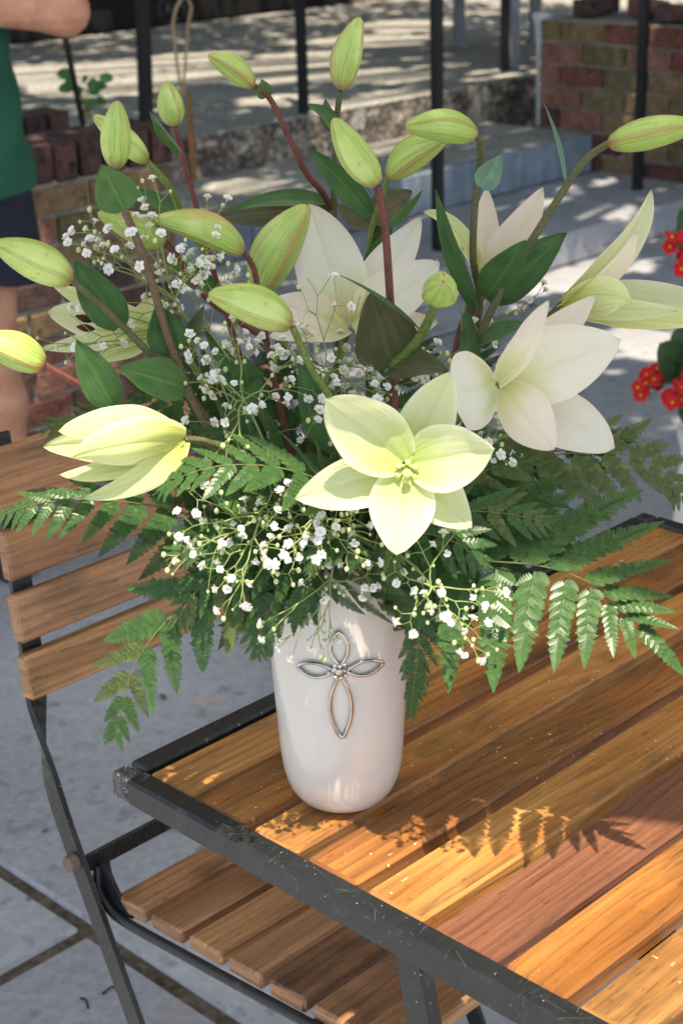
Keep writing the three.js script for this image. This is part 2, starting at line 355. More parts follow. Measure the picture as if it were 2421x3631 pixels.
// ---------------------------------------------------------------- railings
function railing(name, label, a, b, top) {
  const A = V(a), Bv = V(b), R = thing(name, label, 'railing', a, undefined);
  for (const p of [A, Bv]) {
    part(R, 'post', bar(p.toArray(), [p.x, p.y + top, p.z], 0.034, 0.034, RX), M.ironPlain);
  }
  const h1 = A.clone().add(V(0, top, 0)), h2 = Bv.clone().add(V(0, top, 0)), d = h2.clone().sub(h1);
  part(R, 'handrail', bar(h1.clone().addScaledVector(d, -0.1).add(V(0, 0.02, 0)).toArray(), h2.clone().addScaledVector(d, 0.18).add(V(0, 0.02, 0)).toArray(), 0.02, 0.045, UP), M.ironPlain);
  return R;
}
railing('stair_railing', 'black iron railing standing on the steps behind the tallest lily buds', [4.136, 0.44, -4.005], [3.664, 0.12, -2.855], 0.96);
railing('stair_railing', 'black iron railing on the steps beside the brick pier', [5.629, 0.44, -4.162], [4.967, 0.12, -2.919], 0.96);
{
  const R = thing('scroll_railing', 'black iron railing post with a round scroll end above the brick planter', 'railing', [3.3, 0.44, -4.0]);
  part(R, 'post', bar([3.3, 0.44, -4.0], [3.34, 1.34, -4.0], 0.042, 0.042, RX), M.ironPlain);
  const sc = [];
  for (let i = 0; i <= 40; i++) { const t = i / 40, a = -0.6 + t * Math.PI * 3.2, r = 0.052 * (1 - t * 0.72); sc.push(V(3.40 + 0.02, 0.915, -3.96).addScaledVector(V(0.72, 0, 0.69), Math.cos(a) * r).addScaledVector(UP, Math.sin(a) * r)); }
  part(R, 'scroll', sweep([V(3.34, 1.3, -4.0), V(3.43, 1.22, -3.97), V(3.49, 1.05, -3.95), ...sc], 0.018, 8, 90), M.ironPlain);
  const knob = new THREE.SphereGeometry(0.046, 20, 14).scale(1, 1.15, 0.75).rotateY(0.75).translate(3.42, 0.915, -3.955);
  part(R, 'knob', knob, M.ironPlain);
}
{
  const g = thing('string_loop', 'tan string loop hanging from the round iron scroll', 'string', [3.43, 0.6, -3.93]);
  const m = std({ color: 0xb79c78, roughness: 0.95 });
  part(g, 'string', merge([sweep([[3.39, 0.87, -3.915], [3.405, 0.76, -3.925], [3.435, 0.60, -3.94]], 0.006, 6, 12), sweep([[3.455, 0.88, -3.90], [3.45, 0.75, -3.92], [3.44, 0.60, -3.94]], 0.0055, 6, 12), sweep([[3.39, 0.865, -3.915], [3.395, 0.93, -3.89], [3.425, 0.965, -3.88], [3.455, 0.93, -3.88], [3.455, 0.87, -3.90]], 0.006, 6, 16)]), m);
}
{
  const g = thing('wooden_paddle', 'long narrow brown wooden paddle hanging from the string', 'wooden paddle', [3.45, 0.13, -3.9]);
  const s = new THREE.Shape();
  s.moveTo(-0.018, 0); s.lineTo(0.018, 0); s.lineTo(0.03, 0.3); s.quadraticCurveTo(0.03, 0.43, 0, 0.47); s.quadraticCurveTo(-0.03, 0.43, -0.03, 0.3);
  part(g, 'board', new THREE.ExtrudeGeometry(s, { depth: 0.012, bevelSize: 0.002, bevelThickness: 0.002, bevelSegments: 1 }).rotateY(0.7).translate(3.452, 0.133, -3.93), std({ color: 0x8a6238, roughness: 0.7 }));
}
{
  const g = thing('garden_stake', 'thin slanted black iron stake standing in the brick planter', 'stake', [2.12, 0.67, -2.8]);
  part(g, 'rod', sweep([[2.127, 0.66, -2.8], [2.112, 0.783, -2.8], [2.09, 0.93, -2.8], [2.071, 1.062, -2.8], [2.05, 1.22, -2.8]], 0.0085, 8, 12), M.ironPlain);
  part(g, 'ring', new THREE.TorusGeometry(0.03, 0.006, 8, 20).translate(2.048, 1.255, -2.8), M.ironPlain);
}
// grey wooden bench on the landing (only its legs come into the picture)
{
  const g = thing('wooden_bench', 'grey weathered wooden bench whose legs stand on the landing', 'bench', [6.3, 0.44, -5.1]);
  const w = std({ map: tex(512, 128, (u, v) => { const n = fbm(u, v, 6, 60, 101, 4); return lerp3([92, 96, 102], [150, 154, 158], n); }), roughness: 0.85 });
  const dirn = V(-0.56, 0, 0.83), side = V(0.83, 0, 0.56), o = V(6.226, 0.44, -4.964);
  for (const [a, b] of [[0, 0], [0, 0.42], [1.25, 0], [1.25, 0.42]]) { const p = o.clone().addScaledVector(dirn, a * 0.78).addScaledVector(side, b); part(g, 'leg', bar(p.toArray(), [p.x, 0.84, p.z], 0.055, 0.055, dirn, 0.004), w); }
  for (let i = 0; i < 4; i++) { const p = o.clone().addScaledVector(side, -0.02 + i * 0.152).addScaledVector(dirn, -0.06), q = p.clone().addScaledVector(dirn, 1.1); p.y = q.y = 0.857; part(g, 'slat', bar(p.toArray(), q.toArray(), 0.03, 0.14, UP, 0.004), w); }
}

// ---------------------------------------------------------------- wood
function woodTex(dark, mid, light, s, { specks = 0, streak = 1, w = 1024, h = 512 } = {}) {
  return tex(w, h, (u, v) => {
    const warp = fbm(u, v, 2, 5, s, 3), wob = fbm(u, v, 6, 10, s + 3, 2), rings = v * 30 + warp * 7 + wob * 0.8, saw = rings - Math.floor(rings), line = Math.pow(saw, 3) * (1 - smooth(0.93, 1, saw));
    const tone = fbm(u, v, 3, 8, s + 9, 4), fibre = vn(u, v, 24, 256, s + 5), fine = vn(u, v + warp * 0.01, 9, 150, s + 41), pore = vn(u, v, 70, 300, s + 13), blot = fbm(u, v, 8, 7, s + 21, 5), dirt = fbm(u, v, 5, 12, s + 27, 4);
    const t = clamp((tone - 0.5) * 1.25 + 0.5);
    let c = t < 0.5 ? lerp3(dark, mid, t * 2) : lerp3(mid, light, t * 2 - 1);
    const k = 1 - line * 0.17 * streak - (fibre - 0.5) * 0.13 - (fine - 0.5) * 0.13 * streak - (pore > 0.82 ? (pore - 0.82) * 1.5 : 0) - (blot > 0.6 ? (blot - 0.6) * 1.2 : 0);
    c = c.map((q) => q * k);
    if (dirt > 0.62) c = lerp3(c, c.map((q) => q * 0.62 + 12), clamp((dirt - 0.62) * 4));
    if (specks) { const sp = vn(u, v, 200, 100, s + 31), pt = fbm(u, v, 9, 7, s + 33, 3); if (sp > 0.92 && pt > 0.55) c = lerp3(c, [238, 226, 204], clamp((sp - 0.92) * 16)); }
    return c;
  });
}
const woodBump = tex(1024, 512, (u, v) => 128 + (fbm(u, v, 5, 110, 203, 3) - 0.5) * 160 - (vn(u, v, 20, 240, 207) > 0.82 ? 60 : 0), false);
const wood = (map, rough = 0.58) => phys({ map, bumpMap: woodBump, bumpScale: 0.0009, roughness: rough, clearcoat: 0.08, clearcoatRoughness: 0.3 });
const tableWoods = [
  wood(woodTex([112, 72, 28], [160, 110, 54], [196, 148, 86], 301, { specks: 1, w: 2048, h: 768 })),
  wood(woodTex([126, 74, 22], [166, 108, 48], [198, 146, 80], 311, { specks: 1, w: 2048, h: 768 })),
  wood(woodTex([100, 60, 26], [152, 96, 42], [190, 136, 70], 321, { specks: 1, streak: 1.4, w: 2048, h: 768 })),
];
const redWood = wood(woodTex([98, 60, 40], [126, 80, 56], [148, 100, 72], 331, { streak: 1.3 }));
const chairWoods = [wood(woodTex([132, 94, 62], [168, 124, 86], [192, 150, 110], 341)), wood(woodTex([124, 86, 56], [158, 114, 78], [184, 140, 100], 351)), wood(woodTex([140, 102, 64], [176, 132, 88], [198, 156, 110], 361))];
const plank = (x0, x1, y0, y1, z0, z1, r = 0.002) => boxUV(cbox(x1 - x0, y1 - y0, z1 - z0, r, 0.0006), 0.85, 0.4, rnd(), rnd()).translate((x0 + x1) / 2, (y0 + y1) / 2, (z0 + z1) / 2);

// ---------------------------------------------------------------- table
{
  const T = thing('folding_table', 'wooden slatted folding table with a scratched black iron frame under the vase', 'table', [0.4, 0, 0.33]);
  const L = 0.8, W = 0.66, h = 0.74, fw = 0.0225, fh = 0.026;
  part(T, 'frame_rail', boxUV(cbox(fw, fh, W - 2 * fw, 0.0028), 0.34, 0.34, 0.13, 0.2).translate(fw / 2, h - fh / 2, W / 2), M.iron);
  part(T, 'frame_rail', boxUV(cbox(fw, fh, W - 2 * fw, 0.0028), 0.34, 0.34, 0.53, 0.7).translate(L - fw / 2, h - fh / 2, W / 2), M.iron);
  part(T, 'frame_rail', boxUV(cbox(L - 2 * fw, fh, fw, 0.0028), 0.34, 0.34, 0.33, 0.1).translate(L / 2, h - fh / 2, fw / 2), M.iron);
  part(T, 'frame_rail', boxUV(cbox(L - 2 * fw, fh, fw, 0.0028), 0.34, 0.34, 0.73, 0.4).translate(L / 2, h - fh / 2, W - fw / 2), M.iron);
  const wornCanvas = document.createElement('canvas'); wornCanvas.width = wornCanvas.height = 256;
  { const g = wornCanvas.getContext('2d'); g.fillStyle = '#3a3d40'; g.fillRect(0, 0, 256, 256);
    for (let i = 0; i < 420; i++) { g.strokeStyle = `rgba(${rr(150, 215) | 0},${rr(145, 200) | 0},${rr(140, 190) | 0},${rr(0.1, 0.6)})`; g.lineWidth = rr(0.6, 3.2); const x = rr(0, 256), y = rr(0, 256), a = rr(0.2, 1.2), l = rr(6, 50); g.beginPath(); g.moveTo(x, y); g.lineTo(x + Math.cos(a) * l, y + Math.sin(a) * l); g.stroke(); }
    for (let i = 0; i < 40; i++) { g.fillStyle = `rgba(214,186,166,${rr(0.2, 0.7)})`; g.beginPath(); g.ellipse(rr(0, 256), rr(0, 256), rr(2, 16), rr(1, 8), rr(0, 3), 0, 7); g.fill(); } }
  const wt = new THREE.CanvasTexture(wornCanvas); wt.wrapS = wt.wrapT = THREE.RepeatWrapping; wt.colorSpace = THREE.SRGBColorSpace;
  const worn = std({ map: wt, roughness: 0.5, metalness: 0.2 });
  for (const [x, z] of [[0, 0], [L - fw, 0], [0, W - fw], [L - fw, W - fw]]) part(T, 'frame_corner', boxUV(cbox(fw - 0.0006, fh, fw - 0.0006, 0.0034), 0.035, 0.035, rnd(), rnd()).translate(x + fw / 2, h - fh / 2, z + fw / 2), x + z === 0 ? worn : M.iron, x + z === 0 ? 'corner with its black paint worn off' : undefined);
  const edges = [0.028, 0.0945, 0.159, 0.2225, 0.289, 0.358, 0.425, 0.4905, 0.5565, 0.622];
  for (let i = 0; i < 9; i++) {
    const red = i === 5, gap = i === 5 ? 0.0095 : 0.0115, lower = red ? 0.004 : rr(0, 0.001);
    part(T, 'slat', plank(fw + 0.001, L - fw - 0.001, h - 0.02 - lower, h - 0.0012 - lower, edges[i] + (red ? -0.004 : 0), edges[i + 1] - gap, 0.0026), red ? redWood : tableWoods[[0, 2, 1, 2, 1, 0, 1, 0, 2][i]], red ? 'reddish brown replacement slat' : undefined);
  }
  // strips under the slats, legs
  for (const x of [0.12, 0.66]) part(T, 'support_strip', wbox(x, x + 0.03, h - 0.0275, h - 0.0245, fw, W - fw, 0.0005), M.iron);
  for (const [x, z, x2, z2] of [[0.042, 0.312, 0.06, 0.44], [0.042, 0.585, 0.06, 0.6], [0.76, 0.08, 0.74, 0.1], [0.76, 0.585, 0.74, 0.6]]) part(T, 'leg', bar([x, h - fh, z], [x2, 0, z2], 0.027, 0.014, RZ), M.iron);
  part(T, 'leg_brace', bar([0.056, 0.2, 0.405], [0.056, 0.2, 0.59], 0.02, 0.006, UP), M.iron);
  part(T, 'leg_brace', bar([0.745, 0.2, 0.095], [0.745, 0.2, 0.59], 0.02, 0.006, UP), M.iron);
}
// ---------------------------------------------------------------- folding chair
{
  const C = thing('folding_chair', 'wooden slatted folding chair with twisted black iron legs pushed under the table', 'chair', [0.33, 0, -0.1]);
  const x0 = 0.133, x1 = 0.545;
  // backrest slats lean back a little
  [[0.64, 0.692, -0.3165], [0.707, 0.76, -0.323], [0.776, 0.83, -0.33], [0.848, 0.918, -0.338]].forEach(([ya, yb, z], i) => {
    const g = boxUV(cbox(x1 - x0, yb - ya, 0.0165, 0.0028, 0.0006), 0.85, 0.4, rnd(), rnd()).rotateX(-0.1).translate((x0 + x1) / 2, (ya + yb) / 2, z - 0.008);
    part(C, 'back_slat', g, chairWoods[[2, 0, 1, 0][i]]);
  });
  // seat slats, rising a little to the front
  for (let i = 0; i < 7; i++) {
    const z = -0.196 + i * 0.06, y = 0.452 + i * 0.0035;
    part(C, 'seat_slat', boxUV(cbox(x1 - x0 + 0.004, 0.017, 0.05, 0.0028, 0.0006), 0.85, 0.4, rnd(), rnd()).rotateX(-0.055).translate((x0 + x1) / 2 + 0.002, y - 0.0085, z + 0.025), chairWoods[[0, 1, 2, 0, 1, 0, 2][i]]);
  }
  // flat iron uprights: backrest part faces forward, twists, then runs down to the front foot
  for (const sx of [0, 1]) {
    const xs = sx ? x1 - 0.022 : x0 + 0.022, xo = sx ? x1 + 0.018 : x0 - 0.018;
    const pos = [], idx = [], uv = [], N = 60, path = (t) => {
      // t: 0 top of backrest .. 1 floor
      const key = [[0, 0.93, -0.356, xs, 0], [0.28, 0.66, -0.337, xs, 0], [0.335, 0.615, -0.31, (xs + xo * 1) / 2, 0.5], [0.4, 0.555, -0.262, xo, 1], [0.47, 0.488, -0.232, xo, 1], [1, 0, -0.005, xo, 1]];
      let k = 0; while (k < key.length - 2 && t > key[k + 1][0]) k++;
      const a = key[k], b = key[k + 1], q = clamp((t - a[0]) / (b[0] - a[0]));
      return [V(mixn(a[3], b[3], q), mixn(a[1], b[1], q), mixn(a[2], b[2], q)), mixn(a[4], b[4], q)];
    };
    const pts = []; for (let i = 0; i <= N; i++) pts.push(path(i / N));
    for (let pass = 0; pass < 3; pass++) for (let i = 1; i < N; i++) { pts[i][0] = pts[i][0].clone().multiplyScalar(0.5).addScaledVector(pts[i - 1][0], 0.25).addScaledVector(pts[i + 1][0], 0.25); }
    for (let i = 0; i <= N; i++) {
      const [p, tw] = pts[i], tan = pts[Math.min(N, i + 1)][0].clone().sub(pts[Math.max(0, i - 1)][0]).normalize(), ang = smooth(0, 1, tw) * Math.PI / 2 * (sx ? 1 : -1);
      const w0 = V(1, 0, 0).addScaledVector(tan, -tan.x).normalize(), n0 = tan.clone().cross(w0);
      const w = w0.clone().multiplyScalar(Math.cos(ang)).addScaledVector(n0, Math.sin(ang)), n = tan.clone().cross(w);
      for (const [a, b] of [[-1, -1], [1, -1], [1, 1], [-1, 1]]) { const q = p.clone().addScaledVector(w, a * 0.0125).addScaledVector(n, b * 0.0032); pos.push(q.x, q.y, q.z); uv.push((a * 0.0125 + b * 0.003) / 0.3 + sx * 0.4, i * 0.018 / 0.3); }
    }
    for (let i = 0; i < N; i++) for (let j = 0; j < 4; j++) { const a = i * 4 + j, b = i * 4 + (j + 1) % 4; idx.push(a, a + 4, b, b, a + 4, b + 4); }
    idx.push(0, 1, 2, 0, 2, 3, N * 4, N * 4 + 2, N * 4 + 1, N * 4, N * 4 + 3, N * 4 + 2);
    let g = new THREE.BufferGeometry();
    g.setAttribute('position', new THREE.Float32BufferAttribute(pos, 3)); g.setAttribute('uv', new THREE.Float32BufferAttribute(uv, 2)); g.setIndex(idx);
    g = g.toNonIndexed(); g.computeVertexNormals();
    part(C, 'upright', g, M.iron);
    // round bolt head at the pivot
    const bolt = new THREE.CylinderGeometry(0.009, 0.0105, 0.01, 18).rotateZ(Math.PI / 2).translate(xo + (sx ? 0.0085 : -0.0085), 0.488, -0.2315);
    part(C, 'bolt', bolt, std({ color: 0x6e6357, roughness: 0.55, metalness: 0.5 }));
    // rear leg crosses behind: from the seat front to the floor at the back
    part(C, 'rear_leg', bar([xo + (sx ? -0.009 : 0.009), 0.448, 0.19], [xo + (sx ? -0.009 : 0.009), 0, -0.33], 0.022, 0.006, UP), M.iron);
    // seat frame: rod under the slat ends, with the curved plate that carries it to the pivot
    const xr = sx ? x1 + 0.006 : x0 - 0.005;
    part(C, 'seat_rod', sweep([[xr + 0.006 * (sx ? -1 : 1), 0.475, -0.222], [xr, 0.452, -0.218], [xr, 0.433, -0.2], [xr, 0.43, -0.185], [xr, 0.437, -0.06], [xr, 0.449, 0.1], [xr, 0.458, 0.225]], 0.0055, 8, 40, 0.3), M.iron);
    const s = new THREE.Shape();
    s.moveTo(-0.236, 0.478); s.lineTo(-0.205, 0.487); s.quadraticCurveTo(-0.205, 0.462, -0.168, 0.434); s.lineTo(-0.196, 0.43); s.quadraticCurveTo(-0.216, 0.446, -0.222, 0.468);
    part(C, 'seat_bracket', boxUV(new THREE.ExtrudeGeometry(s, { depth: 0.005, bevelEnabled: false }).rotateY(-Math.PI / 2), 0.3, 0.3).translate(sx ? x1 + 0.003 : x0 + 0.0045, 0, 0), M.iron);
  }
  part(C, 'cross_bar', bar([x0 - 0.012, 0.482, -0.226], [x1 + 0.012, 0.482, -0.226], 0.022, 0.005, UP), M.iron);
  part(C, 'foot_bar', bar([x0 - 0.006, 0.17, -0.095], [x1 + 0.006, 0.17, -0.095], 0.016, 0.005, UP), M.iron);
  part(C, 'foot_bar', bar([x0 + 0.004, 0.13, -0.18], [x1 - 0.004, 0.13, -0.18], 0.016, 0.005, UP), M.iron);
}
// ---------------------------------------------------------------- vase
const VA = V(0.109, 0.7389, 0.18);
{
  const T = thing('vase', 'white ceramic vase with a silver cross ornament standing on the table', 'vase', VA.toArray());
  const prof = [[0.0, 0.0006], [0.026, 0.0006], [0.0285, 0.002], [0.0335, 0.0035], [0.039, 0.008], [0.0445, 0.0165], [0.0485, 0.029], [0.0508, 0.045], [0.0528, 0.075], [0.0548, 0.115], [0.0562, 0.15], [0.0566, 0.18], [0.0564, 0.205], [0.0556, 0.225], [0.0548, 0.2325], [0.0535, 0.2345], [0.0515, 0.2335], [0.0508, 0.23], [0.0518, 0.2], [0.051, 0.13], [0.047, 0.05], [0.035, 0.014], [0, 0.009]];
  const lathe = new THREE.LatheGeometry(new THREE.SplineCurve(prof.map(([r, y]) => new THREE.Vector2(r, y))).getPoints(160).map((p) => new THREE.Vector2(Math.max(0, p.x), p.y)), 96).translate(VA.x, VA.y, VA.z);
  const cer = phys({ map: tex(256, 256, (u, v) => { const n = fbm(u, v, 6, 6, 401, 4); return [216 + (n - 0.5) * 8, 211 + (n - 0.5) * 8, 202 + (n - 0.5) * 9]; }), roughness: 0.3, clearcoat: 0.8, clearcoatRoughness: 0.06 });
  part(T, 'body', lathe, cer);
  // water inside
  part(T, 'water', new THREE.CylinderGeometry(0.0495, 0.046, 0.12, 40).translate(VA.x, VA.y + 0.105, VA.z), phys({ color: 0xdfe8e4, roughness: 0.05, transmission: 1, thickness: 0.05, ior: 1.33 }));
  // cross: four pointed loops and a cluster of stones, bent onto the front of the vase
  const radAt = (y) => { for (let i = 1; i < 14; i++) if (prof[i][1] >= y) { const a = prof[i - 1], b = prof[i]; return mixn(a[0], b[0], (y - a[1]) / (b[1] - a[1])); } return 0.056; };
  const th0 = Math.atan2(-FW.z, -FW.x) + 0.0;
  const onVase = (sx, y, lift) => { const r = radAt(y) + lift, a = th0 - sx / radAt(y); return V(VA.x + Math.cos(a) * r, VA.y + y, VA.z + Math.sin(a) * r); };
  const silver = std({ color: 0xc9c4bd, metalness: 1, roughness: 0.16 });
  const X = part(T, 'cross', new THREE.BufferGeometry().copy(new THREE.SphereGeometry(0.004, 12, 8)).translate(...onVase(0.0, 0.148, 0.002).toArray()), silver, 'silver cross of four pointed loops');
  const cx = 0.0005, cy = 0.148;
  const loop = (dx, dy, len, wid) => {
    const pts = [];
    for (let i = 0; i <= 36; i++) { const a = i / 36, side = a < 0.5 ? 1 : -1, q = a < 0.5 ? a * 2 : 2 - a * 2; const along = 0.005 + q * len, across = side * wid * Math.pow(Math.sin(Math.PI * clamp(q * 0.97 + 0.015)), 0.85); pts.push(onVase(cx + dx * along + dy * across, cy + dy * along - dx * across, 0.0022)); }
    return sweep(pts, (t) => 0.00165, 8, 90);
  };
  for (const [dx, dy, len, wid] of [[0, 1, 0.029, 0.0068], [-1, 0, 0.029, 0.0062], [1, 0, 0.03, 0.0062], [0, -1, 0.056, 0.0082]]) part(X, 'loop', loop(dx, dy, len, wid), silver);
  const gem = std({ color: 0xd8d4d2, metalness: 0.9, roughness: 0.12 });
  for (const [gx, gy] of [[0, 0], [-0.0042, 0.002], [0.0042, 0.002], [0, 0.0052], [0.001, -0.0052], [-0.0036, -0.0042], [0.004, -0.0036], [-0.0076, 0], [0.0074, -0.001], [0.0032, 0.0062], [-0.0032, 0.0058]]) part(X, 'stone', new THREE.IcosahedronGeometry(rr(0.0018, 0.0026), 0).rotateX(rr(0, 3)).rotateY(rr(0, 3)).translate(...onVase(cx + gx, cy + gy, 0.0035).toArray()), gem);
}
// ---------------------------------------------------------------- shade: cantilever umbrella overhead (outside the picture) and a tree behind it
{
  const P0 = VA.clone().setY(2.4), inward = FW.clone().addScaledVector(RT, 0.26).normalize(), edge = RT.clone().addScaledVector(FW, -0.26).normalize();
  const mid = P0.clone().addScaledVector(FW, -0.568), c = mid.clone().addScaledVector(inward, 1.3).addScaledVector(edge, 0.1);
  const mast = c.clone().addScaledVector(edge, 2.15);
  const U = thing('cantilever_umbrella', 'square cream canvas cantilever umbrella shading the table', 'umbrella', [mast.x, 0, mast.z]);
  const canvas = sheet({ color: 0xe9e2d0, transmission: 0.42, roughness: 1 });
  const pos = [], idx = [], n = 16;
  for (let i = 0; i <= n; i++) for (let j = 0; j <= n; j++) { const u = i / n * 2 - 1, v = j / n * 2 - 1, r = Math.max(Math.abs(u), Math.abs(v)); const p = c.clone().addScaledVector(edge, u * 1.3).addScaledVector(inward, v * 1.3); pos.push(p.x, 2.4 + 0.42 * (1 - r) + 0.04 * (1 - Math.abs(u) * Math.abs(v)) * 0, p.z); }
  for (let i = 0; i < n; i++) for (let j = 0; j < n; j++) { const a = i * (n + 1) + j; idx.push(a, a + 1, a + n + 1, a + 1, a + n + 2, a + n + 1); }
  const g = new THREE.BufferGeometry(); g.setAttribute('position', new THREE.Float32BufferAttribute(pos, 3)); g.setIndex(idx); g.computeVertexNormals();
  part(U, 'canopy', g, canvas);
  for (const [a, b] of [[1, 1], [1, -1], [-1, 1], [-1, -1]]) part(U, 'rib', sweep([c.clone().setY(2.79), c.clone().setY(2.38).addScaledVector(edge, a * 1.28).addScaledVector(inward, b * 1.28)], 0.011, 6, 4), M.ironPlain);
  part(U, 'mast', sweep([mast.clone().setY(0), mast.clone().setY(2.9)], 0.035, 12, 4), M.ironPlain);
  part(U, 'arm', sweep([mast.clone().setY(2.86), c.clone().setY(2.98), c.clone().setY(2.8)], 0.025, 8, 12), M.ironPlain);
  part(U, 'base', wbox(mast.x - 0.45, mast.x + 0.45, 0.004, 0.07, mast.z - 0.45, mast.z + 0.45, 0.01), M.ironPlain);
}
{
  // tree beside the building: its crown filters the sun over the landing and the steps
  const T = thing('shade_tree', 'tall leafy shade tree beside the landing', 'tree', [8.6, 0, -1.2]);
  const bark = std({ map: tex(256, 256, (u, v) => lerp3([60, 50, 42], [112, 98, 84], fbm(u, v, 40, 6, 501, 4))), roughness: 1 });
  const limbs = [sweep([[8.6, 0, -1.2], [8.5, 1.6, -1.3], [8.2, 3.2, -1.6], [7.4, 4.8, -2.1]], (t) => 0.24 - 0.12 * t, 12, 24)];
  const crown = [], leafGeo = (p, s) => {
    const a = rr(0, 6.3), tilt = rr(-0.5, 0.5), d = V(Math.cos(a), rr(-0.4, 0.3), Math.sin(a)).normalize(), w = d.clone().cross(V(tilt, 1, rr(-0.5, 0.5))).normalize();
    p = p.clone().addScaledVector(d, -s * 0.5);
    const q = [p, p.clone().addScaledVector(d, s * 0.45).addScaledVector(w, s * 0.32), p.clone().addScaledVector(d, s), p.clone().addScaledVector(d, s * 0.45).addScaledVector(w, -s * 0.32)];
    crown.push(q[0], q[1], q[2], q[0], q[2], q[3]);
  };
  // limbs reach over the patio and the landing, the leaves hang in clumps along their twigs
  const over = (x, z, y) => V(x - 0.2255 * y, y, z + 0.286 * y);   // the point at height y whose shadow falls on (x, z)
  const zones = [[2.3, 5.4, -3.3, -0.3, 380, 18], [1.6, 5.6, -5.0, -3.3, 270, 18], [2.2, 8.4, -7.4, -5.0, 460, 18], [0.5, 2.3, -3.4, -2.2, 110, 18], [5.4, 8.4, -5, -1.5, 150, 18]];
  const s0 = V(7.4, 4.7, -2.1);
  // gaps in the crown, given by where the sun that falls through them lands
  const gaps = [[[4.3403, 0.44, -6.0093], 0.3], [[4.18, 0.44, -5.4007], 0.24], [[4.7613, 0.44, -5.8061], 0.26], [[4.6486, 0.44, -5.3688], 0.2], [[5.2182, 0.44, -5.9113], 0.16], [[5.0392, 0.44, -5.357], 0.2], [[4.9048, 0.44, -4.9623], 0.22], [[5.5199, 0.44, -5.4114], 0.16], [[5.2151, 0.44, -4.9166], 0.2], [[6.2072, 0.44, -5.5944], 0.24], [[5.1773, 0.44, -4.53], 0.17], [[4.3534, 0.44, -4.3823], 0.12], [[4.4152, 0.44, -3.8409], 0.2], [[4.7151, 0.42, -3.9679], 0.16], [[6.0395, 0.44, -4.38], 0.16], [[5.6337, 0.44, -4.094], 0.12], [[6.8938, 0.44, -5.9778], 0.22], [[3.5108, 0.12, -3.7094], 0.12], [[4.0849, 0.28, -3.2805], 0.1], [[4.8222, 0.28, -3.6146], 0.07], [[5.1269, 0.28, -3.5724], 0.09], [[3.5391, 0, -1.918], 0.075], [[3.4367, 0, -1.805], 0.06], [[5.0344, 0.12, -3.0144], 0.09], [[4.5675, 0.12, -2.9741], 0.1], [[4.539, 0.12, -2.8047], 0.12], [[3.9563, 0, -2.5918], 0.16], [[4.3011, 0, -2.5255], 0.1], [[2.8602, 0, -3.2048], 0.08], [[5.2, 0.396, -3.418], 0.07], [[5.2, 0.5417, -3.4339], 0.05], [[5.2, 0.6136, -3.1538], 0.06], [[1.756, 0.1247, -2.45], 0.1], [[1.6473, 0.1042, -2.45], 0.06], [[1.8389, 0.1528, -2.45], 0.05]].map(([q, r]) => [V(q), r]);
  const open = (c) => gaps.some(([q, r]) => { const k = c.y - q.y, dx = c.x + 0.2255 * k - q.x, dz = c.z - 0.286 * k - q.z; return dx * dx + dz * dz < (r * (q.y > 0.4 ? 1.35 : 1.1) + 0.05) ** 2 * rr(0.8, 1.2); });
  for (const [xa, xb, za, zb, n, nl] of zones) for (let k = 0; k < n; k++) {
    const y = rr(3.6, 5.0), c = over(rr(xa, xb), rr(za, zb), y);
    if (k % 9 === 0) limbs.push(sweep([s0, s0.clone().lerp(c, 0.5).add(V(0, 0.5, 0)), c], (t) => 0.05 - 0.042 * t, 5, 12));
    for (let i = 0; i < nl; i++) { const q = c.clone().add(V(rr(-0.24, 0.24), rr(-0.14, 0.14), rr(-0.24, 0.24))); if (!open(q.clone())) leafGeo(q, rr(0.1, 0.15)); }
  }
  const g = new THREE.BufferGeometry().setFromPoints(crown); g.computeVertexNormals();
  part(T, 'trunk', merge(limbs), bark);
  part(T, 'crown', g, sheet({ color: 0x4c7a2c, transmission: 0.25 }));
}

// ---------------------------------------------------------------- plant materials
const petalTex = (throat, body, edge, rib, s, veins = 10) => tex(256, 512, (u, v) => {
  const a = Math.abs(u * 2 - 1), n = fbm(u, v, 26, 3, s, 3), w = fbm(u, v, 4, 4, s + 4, 3);
  let c = lerp3(throat, body, smooth(0.02, 0.5 + (w - 0.5) * 0.2, v));
  c = lerp3(c, edge, smooth(0.55, 1.05, a + (w - 0.5) * 0.3) * 0.8);
  c = lerp3(c, rib, Math.exp(-Math.pow(a / 0.07, 2)) * (1 - v * 0.75) * 0.4);
  return c.map((q) => q + (n - 0.5) * veins);
});
const petalBump = tex(256, 256, (u, v) => { const a = Math.abs(u * 2 - 1); return 150 + (fbm(u, v, 34, 2, 611, 3) - 0.5) * 90 - Math.exp(-Math.pow(a / 0.06, 2)) * 90; }, false);
const petalMat = (map, tr = 0.42) => sheet({ map, bumpMap: petalBump, bumpScale: 0.0011, transmission: tr });
M.petalLime = petalMat(petalTex([198, 214, 126], [226, 232, 182], [238, 240, 212], [196, 208, 130], 601, 8));
M.petalWhite = petalMat(petalTex([224, 228, 164], [250, 247, 230], [250, 240, 228], [236, 236, 180], 604, 6));
M.petalBlush = petalMat(petalTex([220, 220, 156], [248, 238, 220], [248, 230, 216], [226, 222, 158], 607, 6));
M.petalYoung = petalMat(petalTex([190, 196, 96], [218, 226, 156], [236, 240, 196], [178, 196, 100], 610, 22), 0.3);
